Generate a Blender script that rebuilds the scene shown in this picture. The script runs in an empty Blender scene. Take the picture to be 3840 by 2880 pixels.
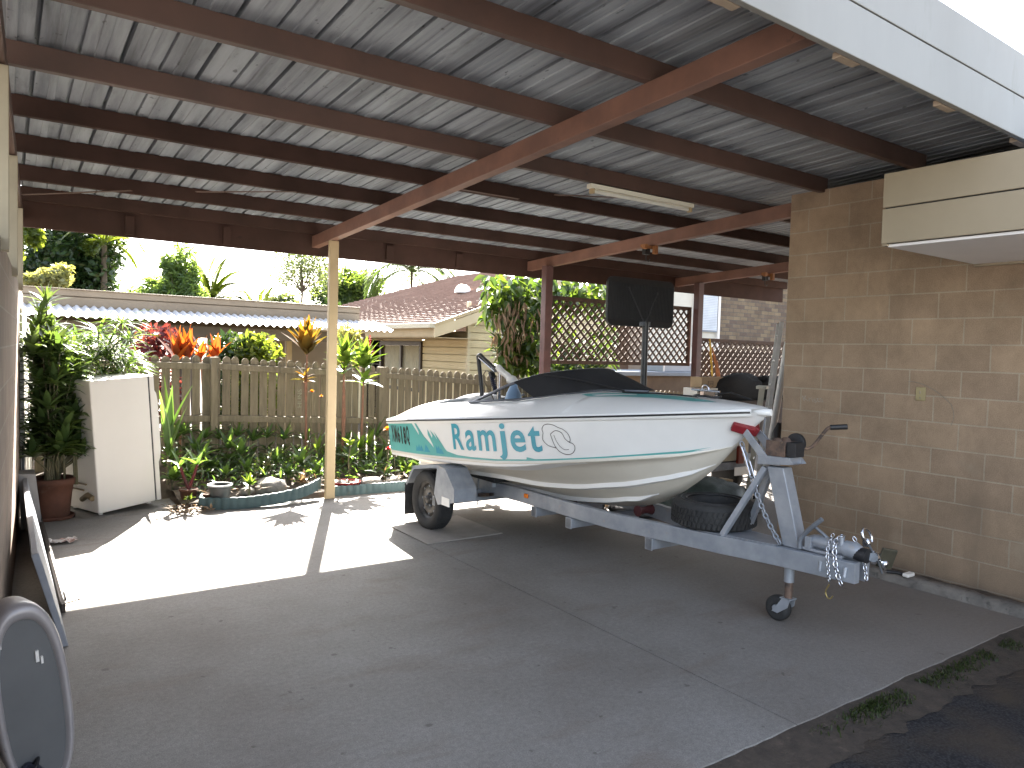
import bpy, bmesh, math, random
from mathutils import Vector, Matrix, noise, geometry
PI = math.pi
R_ = math.radians
sc = bpy.context.scene
COL = sc.collection
random.seed(7)
# ------------------------------------------------------------------ camera (solved from the photograph's vanishing lines)
YAW, PITCH, ROLL, FPX, HC = 0.60840281, -0.04365721, 0.0275515, 2757.45, 1.6
cy, sy = math.cos(YAW), math.sin(YAW)
FWD = Vector((sy*math.cos(PITCH), cy*math.cos(PITCH), math.sin(PITCH)))
RT0 = Vector((cy, -sy, 0)); UP0 = RT0.cross(FWD)
RT = RT0*math.cos(ROLL)+UP0*math.sin(ROLL); UP = -RT0*math.sin(ROLL)+UP0*math.cos(ROLL)
cam = bpy.data.cameras.new('camera'); camo = bpy.data.objects.new('camera', cam); COL.objects.link(camo)
camo.matrix_world = Matrix(((RT.x, UP.x, -FWD.x, 0), (RT.y, UP.y, -FWD.y, 0), (RT.z, UP.z, -FWD.z, HC), (0, 0, 0, 1)))
cam.sensor_width = 36; cam.lens = 36*FPX/3840; cam.clip_start = .05; cam.clip_end = 2000
sc.camera = camo
OFF = {1: (0, 0), 2: (1280, 0), 3: (2560, 0), 4: (0, 960), 5: (1280, 960), 6: (2560, 960), 7: (0, 1920), 8: (2560, 1920)}
def T(t, x, y): s = 1280/2212; return (OFF[t][0]+x*s, OFF[t][1]+y*s)
def c4(x, y): return (2200+x/2.37, 900+y/2.37)
def c5(x, y): return (2540+x/4.424, 1400+y/4.424)
def ray(p): return RT*((p[0]-1920)/FPX)+UP*(-(p[1]-1440)/FPX)+FWD
def at_x(p, x): d = ray(p); return Vector((0, 0, HC))+d*(x/d.x)
def at_y(p, y): d = ray(p); return Vector((0, 0, HC))+d*(y/d.y)
def at_z(p, z): d = ray(p); return Vector((0, 0, HC))+d*((z-HC)/d.z)
def lerp(xs, ys, x):
    if x <= xs[0]: return ys[0]
    for i in range(len(xs)-1):
        if x <= xs[i+1]: return ys[i]+(ys[i+1]-ys[i])*(x-xs[i])/(xs[i+1]-xs[i])
    return ys[-1]
def smooth(a, b, x): t = min(1, max(0, (x-a)/(b-a))); return t*t*(3-2*t)
# ------------------------------------------------------------------ objects
def tag(o, label=None, cat=None, group=None, kind=None):
    if label: o['label'] = label
    if cat: o['category'] = cat
    if group: o['group'] = group
    if kind: o['kind'] = kind
    return o
def thing(name, label, cat, loc=(0, 0, 0), rz=0.0, group=None, rot=None):
    o = bpy.data.objects.new(name, None); COL.objects.link(o); o.location = loc
    o.rotation_euler = rot if rot else (0, 0, rz); o.empty_display_size = .1
    return tag(o, label, cat, group)
class MB:
    def __init__(s): s.v = []; s.f = []; s.sm = []
    def add(s, vs, fs, smooth=False):
        n = len(s.v); s.v += [Vector(v) for v in vs]; s.f += [[i+n for i in f] for f in fs]; s.sm += [smooth]*len(fs); return s
    def box(s, a, b):
        x0, x1 = sorted((a[0], b[0])); y0, y1 = sorted((a[1], b[1])); z0, z1 = sorted((a[2], b[2]))
        return s.add([(x0,y0,z0),(x1,y0,z0),(x1,y1,z0),(x0,y1,z0),(x0,y0,z1),(x1,y0,z1),(x1,y1,z1),(x0,y1,z1)],
                     [(3,2,1,0),(4,5,6,7),(0,1,5,4),(1,2,6,5),(2,3,7,6),(3,0,4,7)])
    def beam(s, p, q, w, h, up=(0, 0, 1), c=(0, 0)):
        p, q, up = Vector(p), Vector(q), Vector(up); d = (q-p).normalized(); sd = d.cross(up)
        if sd.length < 1e-4: sd = d.cross(Vector((1, 0, 0)))
        sd.normalize(); u = sd.cross(d)
        vs = [a+sd*(i*w/2+c[0])+u*(j*h/2+c[1]) for a in (p, q) for i, j in ((-1,-1),(1,-1),(1,1),(-1,1))]
        return s.add(vs, [(0,1,2,3),(7,6,5,4),(0,4,5,1),(1,5,6,2),(2,6,7,3),(3,7,4,0)])
    def tube(s, pts, r, n=8, closed=False, cap=True):
        pts = [Vector(p) for p in pts]; m = len(pts); rr = r if isinstance(r, (list, tuple)) else [r]*m
        vs = []; fs = []; prev = None
        for i, p in enumerate(pts):
            a = pts[(i-1) % m] if (closed or i > 0) else p; b = pts[(i+1) % m] if (closed or i < m-1) else p
            d = (b-a); d = d.normalized() if d.length > 1e-9 else Vector((0, 0, 1))
            if prev is None:
                ref = Vector((0, 0, 1)) if abs(d.z) < .9 else Vector((1, 0, 0)); x = d.cross(ref).normalized()
            else:
                x = prev-d*prev.dot(d); x = x.normalized() if x.length > 1e-6 else d.cross(Vector((1, .3, .2))).normalized()
            prev = x; y = d.cross(x)
            vs += [p+x*(rr[i]*math.cos(2*PI*k/n))+y*(rr[i]*math.sin(2*PI*k/n)) for k in range(n)]
        for i in range(m if closed else m-1):
            j = (i+1) % m
            fs += [(i*n+k, i*n+(k+1) % n, j*n+(k+1) % n, j*n+k) for k in range(n)]
        s.add(vs, fs, True)
        if cap and not closed: s.add(vs[:n], [tuple(range(n))[::-1]]); s.add(vs[-n:], [tuple(range(n))])
        return s
    def lathe(s, prof, c=(0, 0, 0), n=24, axis='z', sm=True):
        vs = []
        for r, h in prof:
            for k in range(n):
                a = 2*PI*k/n; x, y = r*math.cos(a), r*math.sin(a)
                v = (x, y, h) if axis == 'z' else ((h, x, y) if axis == 'x' else (x, h, y))
                vs.append(Vector(c)+Vector(v))
        fs = [(i*n+k, i*n+(k+1) % n, (i+1)*n+(k+1) % n, (i+1)*n+k) for i in range(len(prof)-1) for k in range(n)]
        return s.add(vs, fs, sm)
    def prism(s, poly, fn, d0, d1, sm=False):      # fn(a, b, depth) -> point
        n = len(poly); vs = [fn(a, b, d0) for a, b in poly]+[fn(a, b, d1) for a, b in poly]
        return s.add(vs, [tuple(range(n))[::-1], tuple(range(n, 2*n))]+[(i, (i+1) % n, n+(i+1) % n, n+i) for i in range(n)], sm)
    def grid(s, fn, nu, nv, sm=True, cu=False):
        vs = [fn(i/nu, j/nv) for i in range(nu+1) for j in range(nv+1)]
        return s.add(vs, [(i*(nv+1)+j, (i+1)*(nv+1)+j, (i+1)*(nv+1)+j+1, i*(nv+1)+j+1) for i in range(nu) for j in range(nv)], sm)
    def build(s, name, m, parent=None, bevel=0, fix=True, origin=None, weld=False):
        if origin is not None: o0 = Vector(origin); vs = [v-o0 for v in s.v]
        else: vs = s.v
        me = bpy.data.meshes.new(name); me.from_pydata([tuple(v) for v in vs], [], s.f); me.update()
        me.polygons.foreach_set('use_smooth', s.sm)
        if fix or weld:
            bm = bmesh.new(); bm.from_mesh(me)
            if weld: bmesh.ops.remove_doubles(bm, verts=bm.verts, dist=1e-4)
            if fix: bmesh.ops.recalc_face_normals(bm, faces=bm.faces)
            bm.to_mesh(me); bm.free()
        if m: me.materials.append(m)
        o = bpy.data.objects.new(name, me); COL.objects.link(o)
        if parent: o.parent = parent
        if origin is not None and not parent: o.location = origin
        if bevel:
            b = o.modifiers.new('edge', 'BEVEL'); b.width = bevel; b.segments = 2; b.limit_method = 'ANGLE'; b.angle_limit = R_(40)
        return o
def copy_tree(o, parent=None):
    c = o.copy(); COL.objects.link(c); c.parent = parent
    for ch in o.children: copy_tree(ch, c)
    return c
# ------------------------------------------------------------------ materials
def nt_new(name):
    m = bpy.data.materials.new(name); m.use_nodes = True; n = m.node_tree; n.nodes.clear()
    out = n.nodes.new('ShaderNodeOutputMaterial'); return m, n, out
def N(nt, t, **k):
    n = nt.nodes.new(t)
    for a, b in k.items():
        if a.startswith('_'): n.inputs[int(a[1:])].default_value = b
        elif a in n.inputs: n.inputs[a].default_value = b
        else: setattr(n, a, b)
    return n
def L(nt, a, b): nt.links.new(a, b)
def rgb(c): return (c[0], c[1], c[2], 1)
def ramp(nt, fac, stops):
    r = nt.nodes.new('ShaderNodeValToRGB'); e = r.color_ramp.elements
    while len(e) < len(stops): e.new(.5)
    for i, (p, c) in enumerate(stops): e[i].position = p; e[i].color = rgb(c)
    L(nt, fac, r.inputs[0]); return r
def coords(nt, scale=(1, 1, 1), kind='Object', loc=(0, 0, 0)):
    tc = nt.nodes.new('ShaderNodeTexCoord'); mp = nt.nodes.new('ShaderNodeMapping')
    mp.inputs['Scale'].default_value = scale; mp.inputs['Location'].default_value = loc
    L(nt, tc.outputs[kind], mp.inputs[0]); return mp.outputs[0]
def mixc(nt, fac, a, b, mode='MIX'):
    x = nt.nodes.new('ShaderNodeMix'); x.data_type = 'RGBA'; x.blend_type = mode
    for v, i in ((fac, 0), (a, 6), (b, 7)):
        if isinstance(v, (int, float)): x.inputs[i].default_value = v
        elif isinstance(v, tuple): x.inputs[i].default_value = rgb(v)
        else: L(nt, v, x.inputs[i])
    return x.outputs[2]
def M(name, c1, c2=None, scale=6, rough=.6, metal=0, bump=0, stretch=(1, 1, 1), spots=None, spec=.5, detail=6, contrast=(.35, .65), bscale=None, coat=0):
    m, nt, out = nt_new(name); b = N(nt, 'ShaderNodeBsdfPrincipled'); b.inputs['Roughness'].default_value = rough
    b.inputs['Metallic'].default_value = metal; b.inputs['Specular IOR Level'].default_value = spec; b.inputs['Coat Weight'].default_value = coat
    L(nt, b.outputs[0], out.inputs[0])
    co = coords(nt, stretch)
    if c2 is None: c2 = tuple(x*.86 for x in c1)
    n1 = N(nt, 'ShaderNodeTexNoise', Scale=scale, Detail=detail, Roughness=.6); L(nt, co, n1.inputs['Vector'])
    col = ramp(nt, n1.outputs[0], [(contrast[0], c1), (contrast[1], c2)]).outputs[0]
    if spots:
        sc_, thr, sc_col = spots
        n2 = N(nt, 'ShaderNodeTexNoise', Scale=sc_, Detail=5, Roughness=.65); L(nt, co, n2.inputs['Vector'])
        fac = ramp(nt, n2.outputs[0], [(thr, (0, 0, 0)), (thr+.1, (1, 1, 1))]).outputs[0]
        col = mixc(nt, fac, col, sc_col)
    L(nt, col, b.inputs['Base Color'])
    rr = N(nt, 'ShaderNodeMapRange'); rr.inputs[3].default_value = max(0, rough-.08); rr.inputs[4].default_value = min(1, rough+.1)
    L(nt, n1.outputs[0], rr.inputs[0]); L(nt, rr.outputs[0], b.inputs['Roughness'])
    if bump:
        n3 = N(nt, 'ShaderNodeTexNoise', Scale=bscale or scale*5, Detail=4); L(nt, co, n3.inputs['Vector'])
        bp = N(nt, 'ShaderNodeBump', Strength=bump, Distance=.01); L(nt, n3.outputs[0], bp.inputs['Height']); L(nt, bp.outputs[0], b.inputs['Normal'])
    return m
def leafmat(name, c1, c2, trans=.45, rough=.35, tcol=None, spec=.5):
    m, nt, out = nt_new(name); b = N(nt, 'ShaderNodeBsdfPrincipled', Roughness=rough); b.inputs['Specular IOR Level'].default_value = spec
    g = N(nt, 'ShaderNodeNewGeometry')
    col = ramp(nt, g.outputs['Random Per Island'], [(0, c1), (1, c2)]).outputs[0]
    n1 = N(nt, 'ShaderNodeTexNoise', Scale=9, Detail=3); L(nt, coords(nt), n1.inputs['Vector'])
    col = mixc(nt, n1.outputs[0], mixc(nt, 1.0, col, (.62, .62, .62), 'MULTIPLY'), col)
    L(nt, col, b.inputs['Base Color'])
    t = N(nt, 'ShaderNodeBsdfTranslucent')
    tc = mixc(nt, 1.0, col, tcol or (2.2, 2.0, .9), 'MULTIPLY'); L(nt, tc, t.inputs['Color'])
    mx = N(nt, 'ShaderNodeMixShader'); mx.inputs[0].default_value = trans
    L(nt, b.outputs[0], mx.inputs[1]); L(nt, t.outputs[0], mx.inputs[2]); L(nt, mx.outputs[0], out.inputs[0])
    return m
def brickmat(name, w, h, offx, offz, axis, c1, c2, mortar, msize=.006, rough=.85, bump=.5, extra=None, noise_amt=.35):
    m, nt, out = nt_new(name); b = N(nt, 'ShaderNodeBsdfPrincipled', Roughness=rough); b.inputs['Specular IOR Level'].default_value = .25
    L(nt, b.outputs[0], out.inputs[0])
    tc = N(nt, 'ShaderNodeTexCoord'); sp = N(nt, 'ShaderNodeSeparateXYZ'); L(nt, tc.outputs['Object'], sp.inputs[0])
    ad = N(nt, 'ShaderNodeMath', operation='ADD', _1=offx); L(nt, sp.outputs[axis], ad.inputs[0])
    az = N(nt, 'ShaderNodeMath', operation='ADD', _1=offz); L(nt, sp.outputs[2], az.inputs[0])
    cb = N(nt, 'ShaderNodeCombineXYZ'); L(nt, ad.outputs[0], cb.inputs[0]); L(nt, az.outputs[0], cb.inputs[1])
    nz = N(nt, 'ShaderNodeTexNoise', Scale=7, Detail=3); L(nt, tc.outputs['Object'], nz.inputs[0])
    wob = N(nt, 'ShaderNodeVectorMath', operation='MULTIPLY_ADD'); L(nt, nz.outputs['Color'], wob.inputs[0]); wob.inputs[1].default_value = (.006, .006, 0); L(nt, cb.outputs[0], wob.inputs[2])
    br = N(nt, 'ShaderNodeTexBrick'); L(nt, wob.outputs[0], br.inputs['Vector'])
    br.inputs['Color1'].default_value = rgb(c1); br.inputs['Color2'].default_value = rgb(c2); br.inputs['Mortar'].default_value = rgb(mortar)
    br.inputs['Scale'].default_value = 1; br.inputs['Mortar Size'].default_value = msize; br.inputs['Mortar Smooth'].default_value = .15
    br.inputs['Brick Width'].default_value = w; br.inputs['Row Height'].default_value = h; br.inputs['Bias'].default_value = 0
    n1 = N(nt, 'ShaderNodeTexNoise', Scale=2.2, Detail=8, Roughness=.7); L(nt, tc.outputs['Object'], n1.inputs[0])
    r1 = ramp(nt, n1.outputs[0], [(.3, (1-noise_amt,)*3), (.7, (1.1, 1.1, 1.1))]).outputs[0]
    col = mixc(nt, 1.0, br.outputs['Color'], r1, 'MULTIPLY')
    n2 = N(nt, 'ShaderNodeTexNoise', Scale=160, Detail=3); L(nt, tc.outputs['Object'], n2.inputs[0])
    col = mixc(nt, 1.0, col, ramp(nt, n2.outputs[0], [(.3, (.82,)*3), (.7, (1.12,)*3)]).outputs[0], 'MULTIPLY')
    if extra: col = extra(nt, tc, sp, col)
    L(nt, col, b.inputs['Base Color'])
    hm = N(nt, 'ShaderNodeMath', operation='MULTIPLY_ADD', _1=-1.0, _2=1.0); L(nt, br.outputs['Fac'], hm.inputs[0])
    h2 = N(nt, 'ShaderNodeMath', operation='MULTIPLY_ADD', _1=.25); L(nt, n2.outputs[0], h2.inputs[0]); L(nt, hm.outputs[0], h2.inputs[2])
    bp = N(nt, 'ShaderNodeBump', Strength=bump, Distance=.004); L(nt, h2.outputs[0], bp.inputs['Height']); L(nt, bp.outputs[0], b.inputs['Normal'])
    return m
MAT = {}
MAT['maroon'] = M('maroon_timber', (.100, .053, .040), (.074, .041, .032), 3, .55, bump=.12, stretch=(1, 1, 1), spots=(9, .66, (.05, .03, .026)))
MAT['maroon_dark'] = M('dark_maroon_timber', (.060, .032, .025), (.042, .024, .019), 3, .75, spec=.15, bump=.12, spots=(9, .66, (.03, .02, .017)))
MAT['maroon_post'] = M('maroon_post_paint', (.115, .05, .044), (.085, .04, .036), 5, .5, bump=.08)
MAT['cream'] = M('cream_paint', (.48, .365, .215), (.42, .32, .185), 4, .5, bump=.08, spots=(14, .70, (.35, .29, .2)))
MAT['fascia'] = M('fascia_paint', (.25, .244, .228), (.222, .216, .20), 1.5, .45, spots=(3.2, .62, (.205, .20, .175)), stretch=(1.2, 1, .35))
MAT['eave'] = M('eave_paint', (.33, .275, .195), (.30, .25, .175), 2, .5, spots=(5, .68, (.36, .31, .23)), bump=.04)
MAT['soffit'] = M('soffit_paint', (.80, .78, .79), (.76, .74, .75), 2, .6)
MAT['galv'] = M('galvanised_steel', (.385, .405, .445), (.28, .305, .345), 7, .5, .45, bump=.06, spots=(11, .62, (.40, .36, .33)))
MAT['galv_dark'] = M('weathered_steel', (.22, .24, .27), (.15, .16, .18), 9, .55, .4, bump=.08)
MAT['rust'] = M('rusty_steel', (.20, .13, .095), (.07, .055, .05), 18, .75, .3, bump=.3, spots=(30, .58, (.3, .2, .13)))
MAT['chrome'] = M('chrome', (.75, .76, .8), (.65, .66, .7), 5, .14, 1)
MAT['alu'] = M('aluminium', (.66, .67, .68), (.52, .53, .54), 8, .45, .45)
MAT['cream_shaded'] = M('cream_paint_shaded', (.34, .29, .20), (.29, .245, .17), 4, .55)  # same cream post paint with shade put into the colour, for the left posts
MAT['rubber'] = M('rubber', (.018, .018, .019), (.03, .03, .03), 14, .78, bump=.25, spots=(22, .64, (.055, .05, .045)))
MAT['black'] = M('black_plastic', (.012, .012, .014), (.02, .02, .022), 20, .5)
MAT['blackcloth'] = M('black_mesh_cloth', (.008, .008, .010), (.016, .016, .018), 5, .85, bump=.4, bscale=400)
MAT['gel'] = M('white_gelcoat', (.82, .815, .80), (.77, .765, .75), 2.5, .36, spec=.45, coat=.08, spots=(7, .70, (.70, .68, .64)))
MAT['gelb'] = M('aged_gelcoat', (.73, .69, .61), (.64, .595, .515), 1.6, .38, spec=.5, spots=(8, .66, (.48, .42, .33)), stretch=(.6, 1, 1))
MAT['teal'] = M('teal_vinyl', (.115, .42, .40), (.10, .38, .37), 3, .35)
MAT['tealb'] = M('teal_blue_vinyl', (.035, .30, .40), (.04, .34, .44), 3, .35)
MAT['tealdk'] = M('deep_teal_vinyl', (.03, .25, .37), (.045, .31, .42), 8, .4)
MAT['ink'] = M('black_vinyl', (.012, .012, .014), None, 3, .4)
MAT['brownline'] = M('dark_line_vinyl', (.05, .03, .03), None, 3, .5)
MAT['red'] = M('red_polyurethane', (.24, .012, .02), (.18, .01, .016), 6, .45)
MAT['terracotta'] = M('terracotta', (.125, .047, .026), (.08, .032, .02), 6, .8, bump=.15, spots=(7, .6, (.12, .07, .05)))
MAT['white'] = M('white_enamel', (.78, .74, .69), (.75, .71, .66), 2, .4, spots=(12, .72, (.6, .56, .5)))
MAT['fence'] = M('weathered_pine', (.20, .168, .112), (.135, .115, .078), 5, .85, bump=.4, stretch=(6, 6, .7), spots=(5, .6, (.10, .095, .072)))
MAT['orange_wood'] = M('orange_pine', (.36, .15, .05), (.27, .11, .04), 6, .6, stretch=(4, 4, 1))
MAT['amber'] = M('amber_lens', (.8, .2, .01), None, 3, .25)
MAT['taillight'] = M('tail_lamp_lens', (.2, .02, .01), (.16, .02, .01), 8, .3)
MAT['plate'] = M('reflective_white', (.85, .85, .83), None, 3, .4)
MAT['bark'] = M('bark', (.14, .105, .075), (.08, .06, .045), 8, .9, bump=.5, stretch=(2, 2, .5))
MAT['stem'] = M('plant_stem', (.13, .11, .06), (.08, .08, .04), 12, .7)
MAT['soil'] = M('garden_soil', (.09, .065, .045), (.05, .037, .027), 5, .95, bump=.6, spots=(9, .6, (.15, .11, .07)))
MAT['greyboard'] = M('grey_board', (.30, .31, .34), (.26, .27, .3), 4, .6, stretch=(3, .6, 3))
# ------------------------------------------------------------------ setting: ground, drive, slab
FT = ([-2, .5, 2.2, 3.0, 4.37, 5.6, 9.4, 10.5, 14], [1.50, 1.465, 1.445, 1.405, 1.346, 1.27, 1.0, .93, .75])
def fence_top(x): return lerp(FT[0], FT[1], x)
def ground_z(x, y):
    t = smooth(7.75, 9.0, y); g = fence_top(x)-1.30+.03
    n = noise.noise(Vector((x*.9, y*.9, 0)))*.03*t
    far = smooth(11, 25, y)
    return (-.06)*(1-t)+(g*(1-far)+(-.35)*far)*t+n
def gx(n, lo, hi, a, b, dense):
    pass
xs = [-220, -120, -60, -30, -15, -8]+[-5+.35*i for i in range(58)]+[17, 20, 25, 35, 60, 120, 220]
ys = [-220, -100, -40, -20, -10, -5, 0, 4, 6.5]+[7.3+.2*i for i in range(25)]+[13, 15, 18, 22, 30, 45, 80, 140, 240]
b = MB(); b.add([(x, y, ground_z(x, y)) for x in xs for y in ys], [(i*len(ys)+j, (i+1)*len(ys)+j, (i+1)*len(ys)+j+1, i*len(ys)+j+1) for i in range(len(xs)-1) for j in range(len(ys)-1)], True)
tag(b.build('ground', MAT['soil']), kind='structure')
def asphalt():
    m, nt, out = nt_new('asphalt'); bs = N(nt, 'ShaderNodeBsdfPrincipled', Roughness=.9); bs.inputs['Specular IOR Level'].default_value = .25; L(nt, bs.outputs[0], out.inputs[0])
    co = coords(nt)
    v = N(nt, 'ShaderNodeTexVoronoi', Scale=90); L(nt, co, v.inputs[0]); n = N(nt, 'ShaderNodeTexNoise', Scale=1.6, Detail=8); L(nt, co, n.inputs[0])
    c = ramp(nt, v.outputs['Distance'], [(.0, (.055, .055, .058)), (.7, (.016, .016, .018))]).outputs[0]
    c = mixc(nt, ramp(nt, n.outputs[0], [(.5, (0, 0, 0)), (.66, (1, 1, 1))]).outputs[0], c, (.055, .043, .033)); L(nt, c, bs.inputs['Base Color'])
    bp = N(nt, 'ShaderNodeBump', Strength=.7, Distance=.008); L(nt, v.outputs['Distance'], bp.inputs['Height']); L(nt, bp.outputs[0], bs.inputs['Normal']); return m
b = MB(); b.grid(lambda u, v: (-14+22*u, -2.6+4.44*v, -.032), 30, 30); tag(b.build('driveway', asphalt()), kind='structure')
b = MB(); b.grid(lambda u, v: (-40+80*u, -40+37.4*v, -.030), 20, 10); tag(b.build('bounce_ground', M('pale_bounce_ground', (.34, .33, .31), (.28, .27, .25), .6, .8)), kind='structure')  # unseen pale sheet behind the camera, added to bounce light under the roof
b = MB()
rows = []
for i in range(160):
    x = -.5+6.1*i/159
    e = 1.62+.05*noise.noise(Vector((x*2.2, 0, 3)))+.05*noise.noise(Vector((x*9, 1, 3)))-.10*smooth(4.0, 5.4, x)
    rows.append(((x, 1.868, -.003), (x, (1.86+e)/2, -.020+.006*noise.noise(Vector((x*8, 5, 0)))), (x, e, -.0285)))
b.add([p for r in rows for p in r], [(i*3+k, i*3+3+k, i*3+4+k, i*3+1+k) for i in range(159) for k in (0, 1)], True)
tag(b.build('soil_strip', M('edge_soil', (.06, .046, .036), (.035, .028, .022), 14, .95, bump=.8, spots=(18, .6, (.085, .065, .05)))), kind='structure')
def concrete():
    m, nt, out = nt_new('concrete'); bs = N(nt, 'ShaderNodeBsdfPrincipled', Roughness=.72); bs.inputs['Specular IOR Level'].default_value = .3; L(nt, bs.outputs[0], out.inputs[0])
    co = coords(nt)
    a = N(nt, 'ShaderNodeTexNoise', Scale=.9, Detail=9, Roughness=.62); L(nt, co, a.inputs[0])
    c = ramp(nt, a.outputs[0], [(.30, (.158, .143, .129)), (.50, (.208, .197, .184)), (.70, (.244, .236, .226))]).outputs[0]
    st = N(nt, 'ShaderNodeTexNoise', Scale=2.3, Detail=6, Roughness=.6, Distortion=.4); L(nt, coords(nt, (.5, 1.3, 1), loc=(3.1, .7, 0)), st.inputs[0])
    c = mixc(nt, ramp(nt, st.outputs[0], [(.55, (0, 0, 0)), (.72, (.5, .5, .5))]).outputs[0], c, (.15, .112, .088))
    sm = N(nt, 'ShaderNodeTexNoise', Scale=7, Detail=4, Roughness=.5); L(nt, coords(nt, (.6, 1.5, 1), loc=(.3, 4.4, 0)), sm.inputs[0])
    c = mixc(nt, ramp(nt, sm.outputs[0], [(.73, (0, 0, 0)), (.78, (.55, .55, .55))]).outputs[0], c, (.10, .085, .075))
    sp = N(nt, 'ShaderNodeTexNoise', Scale=180, Detail=2); L(nt, co, sp.inputs[0])
    c = mixc(nt, 1.0, c, ramp(nt, sp.outputs[0], [(.3, (.76,)*3), (.7, (1.16,)*3)]).outputs[0], 'MULTIPLY')
    g2 = N(nt, 'ShaderNodeTexNoise', Scale=38, Detail=6, Roughness=.75); L(nt, co, g2.inputs[0]); c = mixc(nt, 1.0, c, ramp(nt, g2.outputs[0], [(.32, (.80,)*3), (.68, (1.14,)*3)]).outputs[0], 'MULTIPLY')
    dr = N(nt, 'ShaderNodeTexNoise', Scale=13, Detail=2, Roughness=.4); L(nt, coords(nt, loc=(7, 2.2, 0)), dr.inputs[0]); c = mixc(nt, ramp(nt, dr.outputs[0], [(.72, (0, 0, 0)), (.76, (.6, .6, .6))]).outputs[0], c, (.07, .06, .055))
    # browner, darker concrete towards the block wall and around the trailer
    s3 = N(nt, 'ShaderNodeSeparateXYZ'); L(nt, co, s3.inputs[0]); mr = N(nt, 'ShaderNodeMapRange'); mr.inputs[1].default_value = 2.9; mr.inputs[2].default_value = 5.2; L(nt, s3.outputs[0], mr.inputs[0])
    nn = N(nt, 'ShaderNodeMath', operation='MULTIPLY'); L(nt, mr.outputs[0], nn.inputs[0]); L(nt, a.outputs[0], nn.inputs[1])
    c = mixc(nt, nn.outputs[0], c, (.15, .122, .103))
    L(nt, c, bs.inputs['Base Color'])
    bp = N(nt, 'ShaderNodeBump', Strength=.25, Distance=.004); L(nt, sp.outputs[0], bp.inputs['Height']); L(nt, bp.outputs[0], bs.inputs['Normal']); return m
MAT['concrete'] = concrete()
def slab(x0, x1, y0, y1):
    b = MB(); nx = int((x1-x0)/.06)
    top = []; ng = 10
    for i in range(nx+1):
        x = x0+(x1-x0)*i/nx; e = y0+.012*noise.noise(Vector((x*3, 0, 0)))+.008*noise.noise(Vector((x*17, 4, 0)))
        top.append([(x, e, -.11), (x, e, -.012), (x, e+.012, -.001)]+[(x, e+.012+(y1-e-.012)*k/ng, 0.0) for k in range(1, ng+1)]+[(x, y1, -.11)])
    m = len(top[0]); b.add([p for c in top for p in c], [(i*m+k, (i+1)*m+k, (i+1)*m+k+1, i*m+k+1) for i in range(nx) for k in range(m-1)])
    for c in (top[0], top[-1]): b.add(c, [tuple(range(m))])
    return b
b = slab(-.45, 2.867, 1.845, 7.50); o = slab(2.874, 5.32, 1.845, 7.50); b.add(o.v, o.f); o = slab(-.45, 1.42, 7.503, 8.9); b.add(o.v, o.f)
o = slab(5.325, 11.0, 4.0, 7.85); b.add(o.v, o.f)
b.box((2.866, 1.87, -.06), (2.875, 7.50, -.007))
tag(b.build('concrete_slab', MAT['concrete']), kind='structure')
b = MB()      # rough concrete edging strip between slab and wall
rows = []
for i in range(70):
    y = 1.2+2.75*i/69; w = .012*noise.noise(Vector((0, y*9, 2)))
    rows.append([(5.315+w, y, -.05), (5.322+w, y, .035+w), (5.35+w, y, .058+w), (5.44-w, y, .062-w), (5.46+w, y, -.05)])
b.add([p for r in rows for p in r], [(i*5+k, i*5+5+k, i*5+6+k, i*5+1+k) for i in range(69) for k in range(4)], True); b.add(rows[0], [(0, 1, 2, 3, 4)]); b.add(rows[-1], [(0, 1, 2, 3, 4)])
tag(b.build('kerb', M('old_concrete', (.20, .18, .16), (.11, .10, .09), 6, .9, bump=.8, spots=(16, .57, (.07, .065, .06)))), kind='structure')
b = MB(); b.grid(lambda u, v: (5.44+.24*u, 1.2+2.75*v, .012+.02*noise.noise(Vector((u*3, v*22, 0)))), 4, 50); tag(b.build('earth_gutter', MAT['soil']), kind='structure')
b = MB()
for i in range(1700):         # grass and clover along the slab edge
    x = random.choice((random.uniform(2.9, 5.6), random.gauss(3.9, .35), random.gauss(4.6, .3), random.gauss(3.35, .12)))
    if noise.noise(Vector((x*3.1, 0, 9))) < -.12: continue
    y = 1.80-abs(random.gauss(0, .045))+.01; a = random.uniform(0, 2*PI); h = random.uniform(.004, .020); w = random.uniform(.0015, .005); l = random.uniform(0, .018)
    b.add([(x-w*math.cos(a), y-w*math.sin(a), -.02), (x+w*math.cos(a), y+w*math.sin(a), -.02), (x+l*math.sin(a)+w*1.6*math.cos(a), y-l*math.cos(a), -.015+h), (x+l*math.sin(a)-w*math.cos(a), y-l*math.cos(a), -.012+h)], [(0, 1, 2, 3)])
tag(b.build('grass', leafmat('short_grass', (.03, .052, .014), (.05, .07, .022), .3), fix=False), 'low green weeds and grass growing along the slab edge', 'grass', kind='stuff')
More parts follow.
